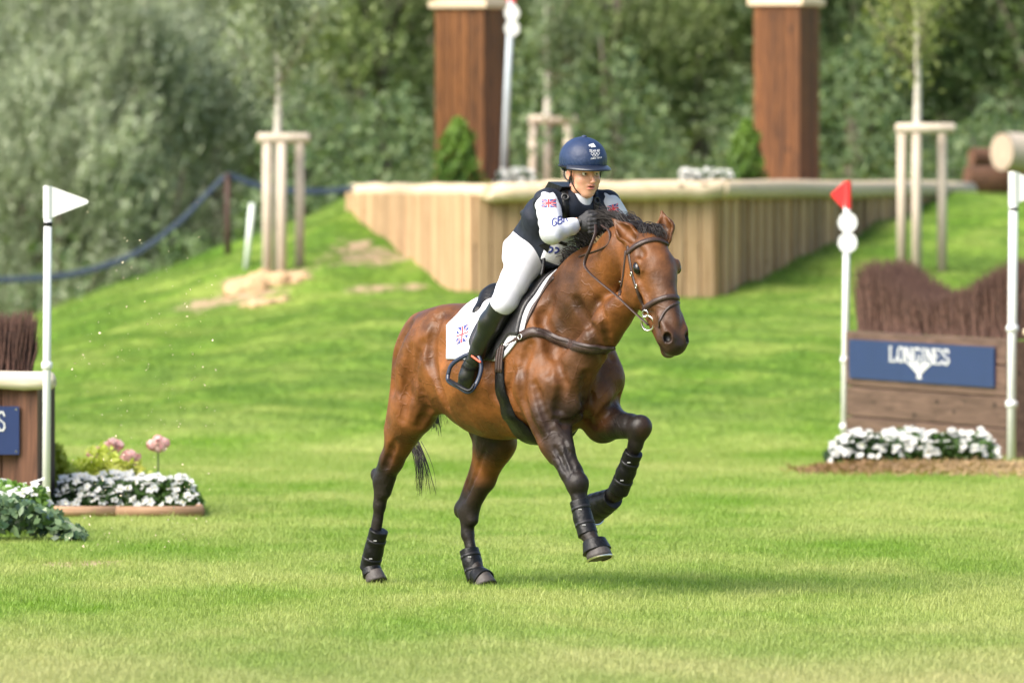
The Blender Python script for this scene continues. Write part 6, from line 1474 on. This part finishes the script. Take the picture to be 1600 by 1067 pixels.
# ---- log pile at the right
def biglog(a, b, r, label, seed, m, cut):
    t = thing('cut_log', label, 'log', tuple((a+b)/2), 0, 'logs piled at the right'); rs = np.random.RandomState(seed); mb = MB(); P = [a+(b-a)*k+V3(0, 0, rs.normal()*.01) for k in np.linspace(0, 1, 9)]; mb.tube(P, r*(1+.03*rs.normal(size=9)), 20, cap=False); lg_ = mb.build('bark', m, t, True)
    for e, dr in ((a, nrm(a-b)), (b, nrm(b-a))):
        x = nrm(np.cross(dr, V3(0, 0, 1))); y = np.cross(dr, x); mb = MB(); mb.prism([(r*.99*math.cos(g), r*.99*math.sin(g)) for g in np.linspace(0, 6.283, 21)[:-1]], e-dr*.01, x, y, dr, .02); mb.build('cut_end', cut, t)
M_cut = mat('sawn_end', (.36, .29, .21), .85, .12, 14); M_dark = wood('dark_bark', (.05, .026, .015), (.15, .075, .042), .85, 0, 6)
c = W(1566, 238, 100); biglog(c, c+V3(1.9, 1.3, 0), .22, 'thick pale log with its sawn end toward the camera, on top of the pile', 1, M_stake, M_cut)
c = W(1512, 284, 100.5); biglog(c, c+V3(2.5, .6, 0), .19, 'dark brown log at the bottom of the pile', 2, M_dark, M_dark)
c = W(1532, 248, 101.3); biglog(c-V3(.1, 0, 0), c+V3(2.5, .9, 0), .12, 'dark brown log tucked behind the pale sawn log', 3, M_dark, M_dark)
# ---- dirt mound with clods round the left young tree, clods on the bare slope
M_dirt = mat('dry_soil', (.40, .27, .15), .95, .25, 10, bump=.8, bscale=18)
def mound(px, py, rx, rz_, label, seed):
    c = ground_hit(px, py); t = SDF(); rs = np.random.RandomState(seed)
    for k in range(16):
        o = rs.normal(size=3)*np.array([rx*.5, rx*.4, 0]); q = V3(c[0]+o[0], c[1]+o[1], 0); q[2] = gz(q[0], q[1])+rz_*.15*rs.rand(); t.E(q, (rx*.26*(.6+rs.rand()), rx*.26*(.6+rs.rand()), rz_*(.5+.6*rs.rand())), .05)
    v, q = t.mesh(.02, noise=lambda P: .014*np.sin(P[..., 0]*31+2*np.sin(P[..., 2]*23))*np.sin(P[..., 1]*27+P[..., 2]*35)); o = put('dirt_mound', mesh_np('dirt_mound', v, q, M_dirt, True)); tag(o, label, 'dirt heap')
mound(395, 449, .36, .15, 'heap of loose tan soil left of the staked young tree', 1); mound(448, 440, .24, .07, 'small heap of loose soil right of the stakes of the left young tree', 2); mound(420, 475, .18, .05, 'small soil patch on the slope below the staked young tree', 3)
# ---- soil kicked up behind the horse
rs = np.random.RandomState(12); mb = MB()
for k in range(340):
    u_ = rs.rand(); px = 110+230*rs.rand()**.8; py = 870-520*u_**1.5+rs.normal()*25; px += (1-u_)*-10; d = 50.5+rs.normal()*1.2; r = .0028+.0055*rs.rand()**3
    c = W(px, py, d); 
    if c[2] < .01: continue
    a = rs.normal(size=(4, 3)); a /= np.linalg.norm(a, axis=1)[:, None]; mb.add(c+a*r*1.3, [(0, 1, 2), (0, 3, 1), (0, 2, 3), (1, 3, 2)])
tag(mb.build('flying_soil', mat('sand_grain', (.62, .52, .38), .9)), kind='stuff')
print('script', round(time.time()-T0, 1))
